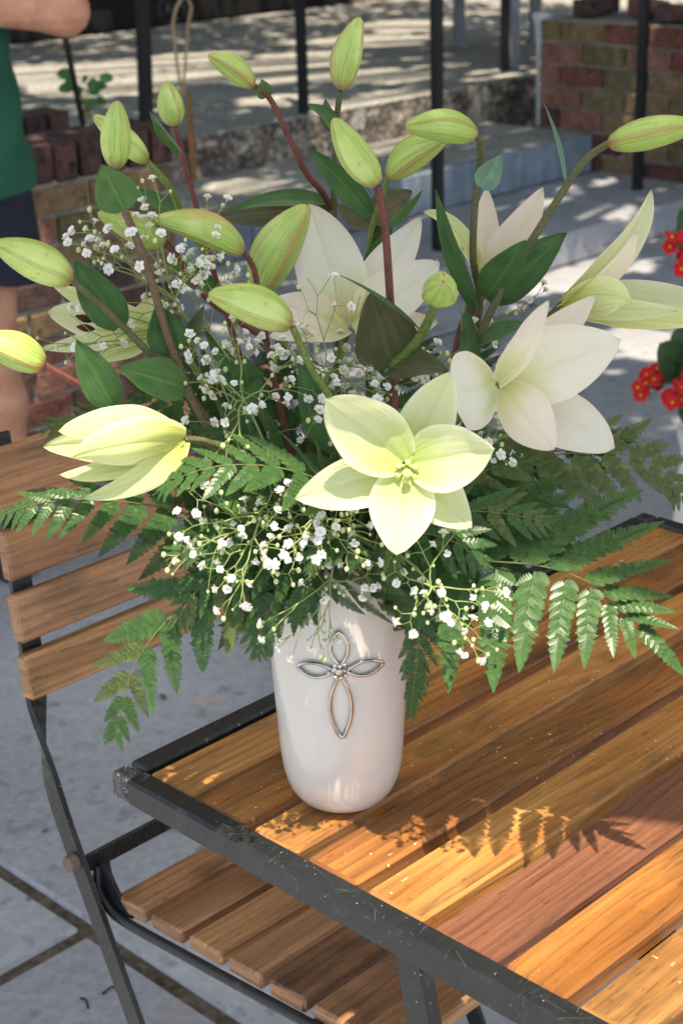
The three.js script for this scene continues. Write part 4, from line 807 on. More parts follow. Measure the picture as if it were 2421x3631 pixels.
{ // two buds behind it
  const o = lily('lily with a round bud and a second bud half hidden behind its neighbour', -0.02, -0.02, [[0.1011, 0.997, 0.1295], [0.1026, 1.0983, 0.0887], [0.097, 1.1639, 0.069], [0.0885, 1.2214, 0.0605], [0.083, 1.2587, 0.055], [0.0757, 1.291, 0.0548]], M.stemRed, 0.003);
  bud(o, [0.0757, 1.291, 0.0548], [0.0694, 1.3247, 0.0556], 35 * S, 1, 0.0);
  pedicel(o, [[0.093, 1.1851, 0.065], [0.0668, 1.2259, 0.0671], [0.0516, 1.25, 0.0732], [0.0336, 1.2724, 0.0693]], M.stemGreen, 0.003, 0.0026);
  bud(o, [0.0343, 1.2718, 0.07], [-0.0011, 1.3087, 0.0559], 30 * S, 0, 0.03);
  leaf(o, [0.0748, 1.2708, 0.061], [0.0404, 1.3077, 0.069], 44 * S, M.leafLight, dirOf(-0.5, 0.4, 0.8), { arch: 0.03, cup: 0.8 });
  leaf(o, [0.0724, 1.2222, 0.0586], [0.0428, 1.247, 0.0291], 46 * S, M.leafDark, dirOf(-0.2, 0.8, 0.5), { arch: 0.1 });
  leaf(o, [0.0914, 1.1594, 0.0775], [0.0539, 1.1943, 0.0543], 56 * S, M.leafDark, dirOf(-0.3, 0.6, 0.7), { arch: 0.1 });
}
{ // two long buds lying to the left
  const o = lily('lily with two long streaked buds lying one beside the other', -0.012, 0.0, [[0.0926, 0.9972, 0.1634], [0.0876, 1.0882, 0.1443], [0.087, 1.1551, 0.1296], [0.0835, 1.1925, 0.1261], [0.075, 1.2049, 0.1247]], M.stemRed, 0.003);
  bud(o, [0.0755, 1.2046, 0.1251], [0.0102, 1.2372, 0.1024], 44 * S, 2, 0.08);
  pedicel(o, [[0.0853, 1.1358, 0.135], [0.044, 1.1752, 0.1149], [0.0251, 1.2107, 0.1032], [0.0202, 1.2194, 0.0984]], M.stemRed, 0.0028, 0.0028);
  bud(o, [0.0232, 1.2163, 0.0985], [-0.0212, 1.2438, 0.0782], 36 * S, 1, 0.03);
}
{ // left low buds
  const o = lily('lily with a fat green bud over a dark speckled leaf leaning far to the left', -0.035, 0.015, [[0.0529, 1.0101, 0.1662], [0.0036, 1.1062, 0.1453], [-0.0276, 1.1534, 0.1283], [-0.049, 1.1846, 0.1141], [-0.0673, 1.2073, 0.1029]], M.stemOlive, 0.0036);
  bud(o, [-0.0669, 1.207, 0.1033], [-0.1126, 1.2382, 0.0789], 47 * S, 0, 0.02);
  leaf(o, [-0.0353, 1.1681, 0.1136], [-0.0589, 1.2198, 0.0972], 94 * S, M.leafDark, dirOf(-0.1, 0.25, 1), { arch: 0.05, cup: 0.4 });
}
{
  const o = lily('lily with a red streaked bud and one dark glossy leaf at the lower left', -0.04, 0.025, [[0.0347, 1.0148, 0.1763], [-0.0208, 1.0781, 0.1563], [-0.0556, 1.1121, 0.1357], [-0.0783, 1.1347, 0.1202], [-0.0992, 1.1531, 0.1063]], M.stemRed, 0.0036);
  bud(o, [-0.0991, 1.1527, 0.1065], [-0.136, 1.1768, 0.0838], 43 * S, 2, 0.03);
  leaf(o, [-0.0634, 1.1198, 0.135], [-0.0883, 1.1741, 0.1314], 86 * S, M.leafDark, dirOf(0.1, 0.2, 1), { arch: 0.06, cup: 0.45 });
}
{ // pale flower with brown anthers
  const o = lily('lily with a pale yellow flower facing left and two dark brown anthers', -0.03, -0.01, [[0.0737, 1.0165, 0.1446], [0.0475, 1.0894, 0.1185], [0.0305, 1.1318, 0.1015], [0.02, 1.1466, 0.091]], M.stemGreen, 0.0034);
  const F = flower(o, [0.0191, 1.1476, 0.0901]);
  petal(F, [0.0214, 1.1495, 0.0783], [-0.0249, 1.1817, 0.0181], 74 * S, M.petalYoung, dirOf(-0.4, -0.1, 1), { arch: -0.06, cup: 0.5 });
  petal(F, [0.0231, 1.1496, 0.0772], [0.0302, 1.1655, 0.0589], 110 * S, M.petalYoung, dirOf(-0.3, 0.3, 1), { arch: -0.06, cup: 0.4 });
  petal(F, [0.0186, 1.1481, 0.0826], [-0.0456, 1.1687, 0.0398], 104 * S, M.petalLime, dirOf(-0.25, 0.35, 1), { arch: -0.08, cup: 0.5, kind: 'broad' });
  petal(F, [0.016, 1.1468, 0.0871], [-0.0627, 1.1461, 0.051], 64 * S, M.petalLime, dirOf(0, 0.7, 0.8), { arch: -0.04, cup: 0.6 });
  petal(F, [0.0162, 1.1454, 0.0872], [-0.0359, 1.1339, 0.0778], 66 * S, M.petalYoung, dirOf(0.1, 0.8, 0.7), { arch: -0.04, cup: 0.5 });
  const br = std({ color: 0x4a1f14, roughness: 0.9 }), fil = std({ color: 0xd5d28e, roughness: 0.6 });
  for (const [b, e, t0, t1] of [[[0.0074, 1.1538, 0.0855], [-0.0321, 1.1659, 0.0787], [-0.0442, 1.171, 0.0723], [-0.0338, 1.1658, 0.0798]], [[0.0066, 1.1521, 0.0862], [-0.0352, 1.1602, 0.0841], [-0.0464, 1.1638, 0.0757], [-0.0373, 1.1615, 0.0848]]]) { part(F, 'stamen', sweep([b, e], 0.0012, 6, 8), fil); part(F, 'anther', sweep([t0, V(t0).lerp(V(t1), 0.5).toArray(), t1], (t) => 0.0006 + 0.0024 * Math.sin(Math.PI * clamp(t, 0.05, 0.95)), 8, 14), br); }
  part(F, 'pistil', sweep([[0.0054, 1.1533, 0.0878], [-0.0239, 1.164, 0.0897], [-0.0398, 1.1672, 0.0879]], (t) => 0.0014 + (t > 0.85 ? 0.0018 : 0), 8, 14), fil);
}
{ // half open flower at the left
  const o = lily('lily with a half open yellow green flower pointing left above the chair back', -0.03, 0.03, [[0.044, 1.0144, 0.1856], [0.0026, 1.0719, 0.1867], [-0.0254, 1.0947, 0.187], [-0.0417, 1.1, 0.1848]], M.stemOlive, 0.0036);
  const F = flower(o, [-0.0417, 1.1, 0.1848]), b = [-0.0417, 1.1, 0.1848];
  petal(F, b, [-0.1037, 1.0924, 0.1019], 110 * S, M.petalYoung, dirOf(0, 0.1, 1), { arch: -0.05, cup: 0.5 });
  petal(F, b, [-0.103, 1.0745, 0.1168], 96 * S, M.petalYoung, dirOf(0, 0.9, 0.5), { ctrl: [-0.0664, 1.0668, 0.1462], cup: 0.7 });
  petal(F, b, [-0.1125, 1.1134, 0.1355], 120 * S, M.petalYoung, dirOf(0, 0.75, 0.7), { ctrl: [-0.0847, 1.1355, 0.1773], cup: -0.9, kind: 'broad' });
  petal(F, b, [-0.1172, 1.1007, 0.1548], 116 * S, M.petalYoung, dirOf(0.05, 0.0, 1), { ctrl: [-0.1063, 1.1194, 0.2023], cup: -0.85, kind: 'broad' });
  petal(F, b, [-0.1074, 1.065, 0.1476], 74 * S, M.petalYoung, dirOf(0.1, 0.6, 0.8), { ctrl: [-0.079, 1.0814, 0.1971], cup: -0.6 });
}
{ // loose broad leaves low in the bouquet
  const o = lily('short lily stem carrying only broad leaves among the fern in the middle', -0.008, 0.02, [[0.0763, 0.9946, 0.1895], [0.0634, 1.0454, 0.1767], [0.0575, 1.088, 0.1567], [0.0595, 1.1195, 0.1446]], M.stemGreen, 0.0034);
  leaf(o, [0.0552, 1.0918, 0.1473], [0.0498, 1.1335, 0.149], 92 * S, M.leaf, dirOf(0.1, 0.2, 1), { kind: 'broad' });
  leaf(o, [0.0316, 1.0731, 0.145], [0.0517, 1.1193, 0.165], 74 * S, M.leaf, dirOf(-0.1, 0.3, 1), { kind: 'broad', arch: -0.05 });
  leaf(o, [0.0942, 1.0581, 0.2073], [0.0792, 1.1295, 0.1783], 112 * S, M.leafDark, dirOf(-0.4, 0.3, 0.9), { kind: 'broad', arch: 0.05 });
  leaf(o, [0.0553, 1.0014, 0.1969], [-0.0116, 1.0498, 0.1654], 112 * S, M.leafLight, dirOf(0, 0.6, 0.8), { kind: 'broad', arch: 0.16, cup: 0.3 });
  leaf(o, [0.0617, 1.0703, 0.1608], [0.0493, 1.1455, 0.1062], 70 * S, M.leafDark, dirOf(0.2, 0.3, 1), { arch: 0.05 });
  leaf(o, [0.096, 1.0297, 0.2091], [0.0318, 1.0673, 0.2016], 88 * S, M.leafDark, dirOf(0, 0.7, 0.7), { kind: 'broad' });
}

// ---------------------------------------------------------------- leatherleaf fern
const fernTexture = (a, b, s) => tex(256, 256, (u, v) => { const n = fbm(u, v, 10, 10, s, 4), f = fbm(u, v, 70, 70, s + 3, 2), y = fbm(u, v, 5, 5, s + 8, 3); let c = lerp3(a, b, clamp(n * 1.5 - 0.25)); c = c.map((q) => q + (f - 0.5) * 26); return y > 0.72 ? lerp3(c, [150, 150, 62], clamp((y - 0.72) * 4)) : c; });
const fernMat = (a, b, s, tr = 0.13) => sheet({ map: fernTexture(a, b, s), transmission: tr, clearcoat: 0.4, clearcoatRoughness: 0.28 });
M.fern = [fernMat([34, 70, 20], [66, 106, 36], 701), fernMat([32, 68, 22], [64, 104, 38], 704), fernMat([60, 80, 26], [90, 106, 42], 707, 0.2)];
M.rachis = std({ map: stemTex([88, 96, 48], [124, 118, 66], 711), roughness: 0.6 });
// one pinna, unit length along +x, lying in the xy plane with its upper side to +z:
// toothed leaflets on the lower part, running together into one lobed, toothed tip
function pinnaGeo(pairs, bend, spread) {
  const pos = [], uv = [], split = rr(0.5, 0.58);
  const sag = (x, y) => -bend * x * x - 0.25 * y * y;
  const tri = (...p) => p.forEach(([x, y, z]) => { pos.push(x, y, z + sag(x, y)); uv.push(x * 0.9 + 0.05, y * 0.9 + 0.5); });
  for (let k = 0; k < pairs; k++) for (const sd of [1, -1]) {
    const q = (k + (sd > 0 ? 0.2 : 0.5)) / pairs, x0 = 0.02 + q * split, len = spread * (k === 0 ? 0.9 : 1) * mixn(1, 0.72, q) * rr(0.94, 1.06);
    const ang = mixn(0.98, 0.74, q) + rr(-0.05, 0.05), dx = Math.cos(ang), dy = Math.sin(ang) * sd, nx = -dy * sd, ny = dx * sd, wid = split / pairs * 0.62 * rr(0.94, 1.06), tiltZ = rr(-0.04, 0.12), fold = 0.14, teeth = 7;
    const edge = (t, f) => { const w = wid * Math.pow(Math.max(0, Math.sin(Math.PI * Math.pow(0.16 + 0.84 * t, 0.8))), 0.6); return [x0 + dx * len * t + nx * w * f, dy * len * t + ny * w * f, tiltZ * len * t + Math.abs(w) * fold]; };
    const mid = (t) => [x0 + dx * len * t, dy * len * t, tiltZ * len * t];
    for (let i = 0; i < teeth; i++) for (const f of [1, -1]) {
      const t0 = i / teeth, t1 = (i + 1) / teeth, a = mid(t0), b = mid(t1), e0 = edge(t0, f * (i ? 0.84 : 0.7)), e1 = edge(t1 * 0.985, f * (i === teeth - 1 ? 0 : 1.12));
      tri(a, e0, e1); tri(a, e1, b);
    }
  }
  // lobed tip
  const n = 22, half = spread * 0.74;
  const tipEdge = (q, f) => { const lobe = 1 - 0.4 * (1 - q * 0.7) * (0.5 + 0.5 * Math.cos(q * 6.283 * 5.5 + (f > 0 ? 0 : 1.2))), saw = 0.9 + 0.14 * ((q * n) % 1 < 0.5 ? 0 : 1); return [split - 0.02 + (1.02 - split) * q + 0.06 * (1 - q), f * half * Math.pow(1 - q, 0.9) * lobe * saw, 0.012 * (1 - q)]; };
  const axis = (q) => [split - 0.02 + (1.02 - split) * q, 0, 0];
  for (let i = 0; i < n; i++) for (const f of [1, -1]) { const q0 = i / n, q1 = (i + 1) / n, e0 = tipEdge(q0, f), e1 = tipEdge(q1 - 0.001, f); if (i % 2) e1[1] *= 1.05; tri(axis(q0), e0, e1); tri(axis(q0), e1, axis(q1)); }
  for (let i = 0; i < 12; i++) { const a = i / 12 * 0.97, b = (i + 1) / 12 * 0.97, w0 = 0.011 * (1 - a * 0.85), w1 = 0.011 * (1 - b * 0.85); tri([a, -w0, 0.005], [b, -w1, 0.005], [b, w1, 0.005]); tri([a, -w0, 0.005], [b, w1, 0.005], [a, w0, 0.005]); }
  const g = new THREE.BufferGeometry();
  g.setAttribute('position', new THREE.Float32BufferAttribute(pos, 3)); g.setAttribute('uv', new THREE.Float32BufferAttribute(uv, 2)); g.computeVertexNormals();
  return g;
}
const pinnae = [pinnaGeo(6, 0.1, 0.2), pinnaGeo(5, 0.16, 0.215), pinnaGeo(6, 0.05, 0.19), pinnaGeo(6, 0.2, 0.205), pinnaGeo(5, 0.12, 0.22), pinnaGeo(7, -0.03, 0.2)];
// frond: rachis through the points, pinnae on both sides, widest near its base
function frond(label, path, up, { len = 0.1, from = 0.3, mats = M.fern, droop = 0.25, angle = 1.1, root = true, r = 0, f = 0.02, sides = [1, -1], lenSide = [1, 1], taper = 0.7, step = 0.42 } = {}) {
  const o = thing('fern_frond', label, 'fern', root ? MOUTH(r, f) : path[0], 'fern fronds in the vase');
  const pts = (root ? [FOOT(r, f), MOUTH(r, f), ...path] : path).map((p) => V(p)), curve = new THREE.CatmullRomCurve3(pts, false, 'centripetal');
  part(o, 'rachis', sweep(pts, (t) => 0.0017 * (1.15 - t), 6, 60, 0.05), M.rachis);
  const U = up.clone().normalize();
  const total = curve.getLength();
  for (let t = from; t < 0.985;) {
    const q = (t - from) / (0.985 - from), p = curve.getPointAt(t), tan = curve.getTangentAt(t), side = U.clone().cross(tan).normalize(), env = Math.pow(1 - q, taper) * (0.8 + 0.2 * smooth(0, 0.12, q)) + 0.1;
    t += Math.max(0.006, step * len * env) / total;
    sides.forEach((sd, k) => {
      const a = mixn(angle, 0.55, q) + rr(-0.12, 0.12), L = len * env * lenSide[k] * rr(0.9, 1.1);
      const x = tan.clone().multiplyScalar(Math.cos(a)).addScaledVector(side, sd * Math.sin(a)).addScaledVector(UP, -droop * rr(0.6, 1.3)).normalize();
      let z = side.clone().cross(tan).multiplyScalar(-1); if (z.dot(U) < 0) z.negate(); z.addScaledVector(RT, rr(-0.14, 0.14)).addScaledVector(UP, rr(-0.06, 0.14)); z.addScaledVector(x, -z.dot(x)).normalize();
      const y = z.clone().cross(x);
      place(o, 'pinna', pinnae[(rnd() * pinnae.length) | 0], mats[(rnd() * mats.length) | 0], basis(x, y, z, p, [L, L * rr(1.0, 1.2), L]));
    });
  }
  return o;
}
const darkFern = [M.fern[1], M.fern[0]], midFern = [M.fern[0], M.fern[1]], oliveFern = [M.fern[2], M.fern[0]];
frond('long fern frond reaching left past the half open lily', [[0.0471, 0.9776, 0.1605], [-0.0071, 1.0203, 0.1347], [-0.0649, 1.0408, 0.1053], [-0.1054, 1.0446, 0.0861], [-0.1315, 1.0356, 0.0671]], dirOf(0, 0.8, 0.75), { len: 0.074, from: 0.44, droop: 0.3, r: -0.03, f: 0.01, mats: midFern });
frond('fern frond drooping far down at the left in front of the chair back', [[0.0364, 0.99, 0.1921], [-0.0118, 0.9866, 0.1864], [-0.05, 0.9629, 0.1695], [-0.0757, 0.9234, 0.1509], [-0.0875, 0.854, 0.1322]], dirOf(-0.1, 0.5, 1), { len: 0.079, from: 0.36, taper: 0.5, step: 0.5, droop: 0.3, r: -0.035, f: 0.02, mats: [M.fern[0], M.fern[2], M.fern[0]] });
frond('fern frond hanging over the left side of the vase rim', [[0.0432, 0.983, 0.213], [0.0176, 0.9746, 0.2157], [-0.0003, 0.9513, 0.212], [-0.0053, 0.9189, 0.207]], dirOf(0.1, 0.3, 1), { len: 0.072, from: 0.52, droop: 0.6, r: -0.02, f: 0.035, mats: darkFern });
frond('fern frond with dark leaflets hanging in front of the vase beside the cross', [[0.0502, 0.9847, 0.227], [0.0269, 0.9816, 0.232], [0.0195, 0.9664, 0.2318], [0.0179, 0.9468, 0.2301]], dirOf(0, 0.4, 1), { len: 0.064, from: 0.6, droop: 0.7, r: -0.01, f: 0.04, mats: [M.fern[1]] });
{ // the broad frond in the sun, leaflet by leaflet
  const path = [[0.1055, 0.9811, 0.2469], [0.1054, 0.992, 0.2891], [0.1137, 0.9974, 0.3327], [0.1309, 0.9982, 0.371], [0.1491, 0.987, 0.4004], [0.1561, 0.9728, 0.4131], [0.1666, 0.9568, 0.4291]];
  const o = frond('broad sunlit fern frond spreading right over the table', path, UP, { sides: [], r: 0.03, f: 0.03 });
  const list = [
    [[0.1035, 0.9888, 0.2844], [0.0666, 0.9535, 0.307], 0], [[0.1093, 0.9881, 0.3071], [0.0519, 0.9239, 0.3459], 0], [[0.1183, 0.992, 0.3372], [0.0647, 0.9278, 0.3784], 0], [[0.1294, 0.9936, 0.3638], [0.0743, 0.9459, 0.3936], 0], [[0.1408, 0.9893, 0.3836], [0.0903, 0.9457, 0.4124], 0], [[0.1485, 0.9839, 0.3998], [0.1053, 0.9488, 0.4274], 0], [[0.1552, 0.9731, 0.4107], [0.1282, 0.9498, 0.4361], 0], [[0.1609, 0.9641, 0.4207], [0.1392, 0.9451, 0.4471], 0],
    [[0.1666, 0.9568, 0.4291], [0.1686, 0.933, 0.4721], 0], [[0.1627, 0.9651, 0.4224], [0.176, 0.9605, 0.4583], 0], [[0.1579, 0.9714, 0.4149], [0.1849, 0.9713, 0.4502], 0], [[0.1532, 0.9797, 0.4073], [0.1982, 0.9791, 0.4408], 1], [[0.1468, 0.9884, 0.3967], [0.2097, 0.9965, 0.4283], 1], [[0.1309, 0.9982, 0.371], [0.2214, 1.0145, 0.4118], 1], [[0.1218, 0.9982, 0.3506], [0.2285, 1.0495, 0.3836], 1], [[0.1131, 0.9961, 0.325], [0.2046, 1.0458, 0.3456], 1], [[0.1063, 0.9936, 0.297], [0.1722, 1.0403, 0.3133], 1]];
  for (const [b, t, up] of list) {
    const B0 = V(b), x = V(t).sub(B0), L = x.length(); x.normalize();
    const hint = dirOf(up ? -0.35 : -0.1, 0.9, 0.55), z = hint.addScaledVector(x, -hint.dot(x)).normalize(), y = z.clone().cross(x);
    place(o, 'pinna', pinnae[(rnd() * pinnae.length) | 0], M.fern[0], basis(x, y, z, B0, [L, L * (up ? 0.95 : 0.98), L]));
  }
}
frond('dark fern frond rising to the right behind the sunlit frond', [[0.1262, 0.985, 0.2393], [0.1374, 1.0083, 0.2786], [0.1592, 1.0198, 0.3074], [0.1915, 1.0307, 0.3396]], dirOf(-0.2, 0.8, 0.7), { len: 0.122, from: 0.4, droop: 0.1, r: 0.025, f: 0.01, mats: darkFern });
frond('dark fern frond spreading right below the white flower', [[0.1138, 0.9861, 0.2551], [0.1222, 1.0007, 0.2918], [0.1376, 1.0056, 0.3211], [0.1673, 1.0078, 0.3508]], dirOf(-0.1, 0.75, 0.8), { len: 0.109, from: 0.42, droop: 0.1, r: 0.03, f: 0.02, mats: darkFern });
frond('olive fern frond arching right behind the white flower', [[0.1704, 0.9749, 0.1986], [0.2357, 1.0065, 0.2355], [0.2857, 1.0231, 0.2852], [0.326, 1.0119, 0.3254], [0.3551, 0.9706, 0.3544]], dirOf(-0.1, 0.7, 0.8), { len: 0.096, from: 0.4, droop: 0.15, r: 0.03, f: -0.02, mats: [M.fern[2]] });
frond('olive fern frond tilting up at the right behind the white flower', [[0.1829, 0.9859, 0.197], [0.2434, 1.0104, 0.229], [0.2912, 1.0234, 0.2766], [0.3262, 1.0331, 0.3115]], dirOf(-0.2, 0.8, 0.6), { len: 0.090, from: 0.4, droop: 0.1, r: 0.02, f: -0.03, mats: oliveFern });
frond('narrow fern frond hanging down the right side of the vase', [[0.1016, 0.978, 0.2571], [0.0972, 0.9595, 0.2809], [0.0957, 0.9195, 0.2794], [0.094, 0.8461, 0.2707]], dirOf(-0.3, 0.2, 1), { len: 0.051, from: 0.45, droop: 0.7, r: 0.035, f: 0.03, mats: midFern });
frond('sunlit fern frond pointing left under the half open lily', [[0.0444, 1.0498, 0.2424], [0.0054, 1.077, 0.2389], [-0.0347, 1.0871, 0.22], [-0.0597, 1.0819, 0.2022], [-0.0754, 1.068, 0.1866]], dirOf(0, 0.9, 0.5), { len: 0.070, from: 0.5, droop: 0.05, r: -0.01, f: 0.035, mats: [M.fern[0]] });
frond('fern frond at the back left behind the half open lily', [[0.0726, 1.0131, 0.1152], [0.0291, 1.0623, 0.086], [-0.0266, 1.0865, 0.0728], [-0.0689, 1.0846, 0.0448]], dirOf(0, 0.9, 0.5), { len: 0.077, from: 0.45, droop: 0.1, r: -0.035, f: -0.01, mats: oliveFern });
frond('dark fern frond fanning left behind the baby\'s breath', [[0.0784, 1.0126, 0.1493], [0.0446, 1.0644, 0.1297], [0.0157, 1.0933, 0.115], [-0.0115, 1.1083, 0.0879]], dirOf(0.1, 0.7, 0.8), { len: 0.090, from: 0.4, droop: 0.1, r: -0.02, f: 0.0, mats: [M.fern[1]] });
frond('dark fern frond low in front of the vase rim at the left', [[0.0482, 0.9931, 0.2038], [-0.0038, 1.0181, 0.2085], [-0.0446, 1.0297, 0.2032], [-0.0713, 1.0181, 0.1907]], dirOf(0, 0.7, 0.8), { len: 0.079, from: 0.42, droop: 0.3, r: -0.03, f: 0.03, mats: [M.fern[1], M.fern[0]] });
frond('short dark fern frond over the middle of the vase rim', [[0.0622, 1.0035, 0.232], [0.0435, 1.0246, 0.2556], [0.0279, 1.0264, 0.2754], [0.0236, 1.007, 0.2853]], dirOf(0, 0.6, 0.8), { len: 0.077, from: 0.45, droop: 0.3, r: 0.0, f: 0.035, mats: darkFern });
frond('dark fern frond under the star flower pointing right', [[0.0853, 1.0042, 0.255], [0.0816, 1.0194, 0.2936], [0.0866, 1.0184, 0.3268], [0.0983, 0.9994, 0.3456]], dirOf(-0.1, 0.6, 0.8), { len: 0.084, from: 0.42, droop: 0.25, r: 0.02, f: 0.035, mats: [M.fern[1]] });
frond('upright dark fern frond behind the star flower', [[0.129, 1.003, 0.1856], [0.1517, 1.0536, 0.194], [0.1716, 1.0929, 0.1998], [0.1839, 1.1311, 0.212]], dirOf(0, 0.2, 1), { len: 0.090, from: 0.35, droop: 0.05, r: 0.01, f: -0.01, mats: [M.fern[1]] });
frond('upright dark fern frond behind the white flower', [[0.1632, 0.9942, 0.1914], [0.2083, 1.0452, 0.2081], [0.2308, 1.0854, 0.2164], [0.2483, 1.1218, 0.2197]], dirOf(0, 0.3, 1), { len: 0.090, from: 0.35, droop: 0.05, r: 0.02, f: -0.02, mats: [M.fern[1]] });
frond('upright dark fern frond in the middle among the baby\'s breath', [[0.1165, 1, 0.159], [0.1149, 1.0521, 0.1433], [0.104, 1.0959, 0.1324], [0.0977, 1.1279, 0.1262]], dirOf(0, 0.2, 1), { len: 0.096, from: 0.35, droop: 0.05, r: -0.005, f: -0.015, mats: [M.fern[1]] });
frond('fern frond spreading left between the broad leaves and the half open lily', [[0.0722, 1.0201, 0.1854], [0.0362, 1.0604, 0.1778], [0.0028, 1.0823, 0.1586], [-0.0242, 1.0869, 0.1317]], dirOf(0, 0.8, 0.7), { len: 0.08, from: 0.4, droop: 0.1, r: -0.015, f: 0.01 });
frond('fern frond tucked under the left petal of the star flower', [[0.0721, 1.0167, 0.2135], [0.0425, 1.0532, 0.2265], [0.0074, 1.0568, 0.2267], [-0.023, 1.0469, 0.2176]], dirOf(0, 0.8, 0.7), { len: 0.07, from: 0.4, droop: 0.2, r: -0.01, f: 0.03 });
frond('fern frond directly below the white flower petals', [[0.1192, 0.9999, 0.2323], [0.1305, 1.0317, 0.2717], [0.1482, 1.0518, 0.3036], [0.1757, 1.0591, 0.3309]], dirOf(-0.1, 0.7, 0.8), { len: 0.08, from: 0.38, droop: 0.1, r: 0.015, f: 0.01 });
frond('fern frond layered above the broad sunlit frond', [[0.1092, 0.9971, 0.2505], [0.1102, 1.026, 0.2938], [0.1281, 1.0308, 0.3329], [0.1552, 1.021, 0.3599]], dirOf(-0.1, 0.7, 0.8), { len: 0.08, from: 0.4, droop: 0.12, r: 0.025, f: 0.025 });
frond('full fern frond falling left from the vase rim above the table corner', [[0.0527, 0.9889, 0.1942], [-0.0023, 0.9967, 0.1959], [-0.0387, 0.9857, 0.1878], [-0.0592, 0.9537, 0.1745]], dirOf(-0.1, 0.55, 0.9), { len: 0.075, from: 0.38, droop: 0.35, r: -0.03, f: 0.025, step: 0.46 });
frond('fern frond curling over the front of the vase rim at the left', [[0.0609, 0.9984, 0.2377], [0.025, 1.0226, 0.2584], [0.0007, 1.0235, 0.2695], [-0.0069, 1.0057, 0.269]], dirOf(0, 0.6, 0.8), { len: 0.058, from: 0.42, droop: 0.3, r: -0.005, f: 0.04 });
frond('fern frond curling over the front of the vase rim at the right', [[0.0747, 0.9995, 0.2514], [0.0538, 1.022, 0.2871], [0.0424, 1.0179, 0.304], [0.0402, 0.9964, 0.3089]], dirOf(-0.1, 0.6, 0.8), { len: 0.058, from: 0.42, droop: 0.3, r: 0.01, f: 0.04 });
frond('fern frond standing up behind the half open lily', [[0.0922, 1.0122, 0.1348], [0.0764, 1.0683, 0.1049], [0.0562, 1.1086, 0.0848], [0.0406, 1.1339, 0.0692]], dirOf(0.1, 0.3, 1), { len: 0.075, from: 0.36, droop: 0.05, r: -0.02, f: -0.01 });

// ---------------------------------------------------------------- baby's breath
M.blossom = sheet({ color: 0xfaf8f4, transmission: 0.2 });
M.twig = std({ color: 0x8b9a5c, roughness: 0.7 });
M.tinyBud = std({ color: 0xc3cc92, roughness: 0.7 });
function blossomGeo() {
  const list = [];
  for (let ring = 0; ring < 4; ring++) { const n = [6, 6, 5, 3][ring], tilt = [1.35, 1.0, 0.62, 0.25][ring]; for (let i = 0; i < n; i++) {
    const a = i / n * 6.283 + ring * 0.5 + rr(-0.3, 0.3), tl = tilt + rr(-0.15, 0.15), d = V(Math.cos(a) * Math.sin(tl), Math.cos(tl), Math.sin(a) * Math.sin(tl)), s = V(-Math.sin(a), rr(-0.3, 0.3), Math.cos(a)).normalize(), L = rr(0.75, 1.05) * (1 - ring * 0.12), w = rr(0.26, 0.4), b = V(0, 0.1, 0);
    const e1 = b.clone().addScaledVector(d, L * 0.8).addScaledVector(s, w), e2 = b.clone().addScaledVector(d, L).addScaledVector(s, w * 0.35).add(V(0, 0.06, 0)), e3 = b.clone().addScaledVector(d, L * 0.9), e4 = b.clone().addScaledVector(d, L).addScaledVector(s, -w * 0.4).add(V(0, 0.05, 0)), e5 = b.clone().addScaledVector(d, L * 0.78).addScaledVector(s, -w);
    list.push(b, e1, e2, b, e2, e3, b, e3, e4, b, e4, e5);
  } }
  const g = new THREE.BufferGeometry().setFromPoints(list); g.computeVertexNormals();
  return g;
}
const blossoms = [blossomGeo(), blossomGeo(), blossomGeo()];
const calyx = new THREE.ConeGeometry(0.42, 0.8, 6, 1, true).rotateX(Math.PI).translate(0, -0.28, 0);
const tinyBall = new THREE.IcosahedronGeometry(1, 1);
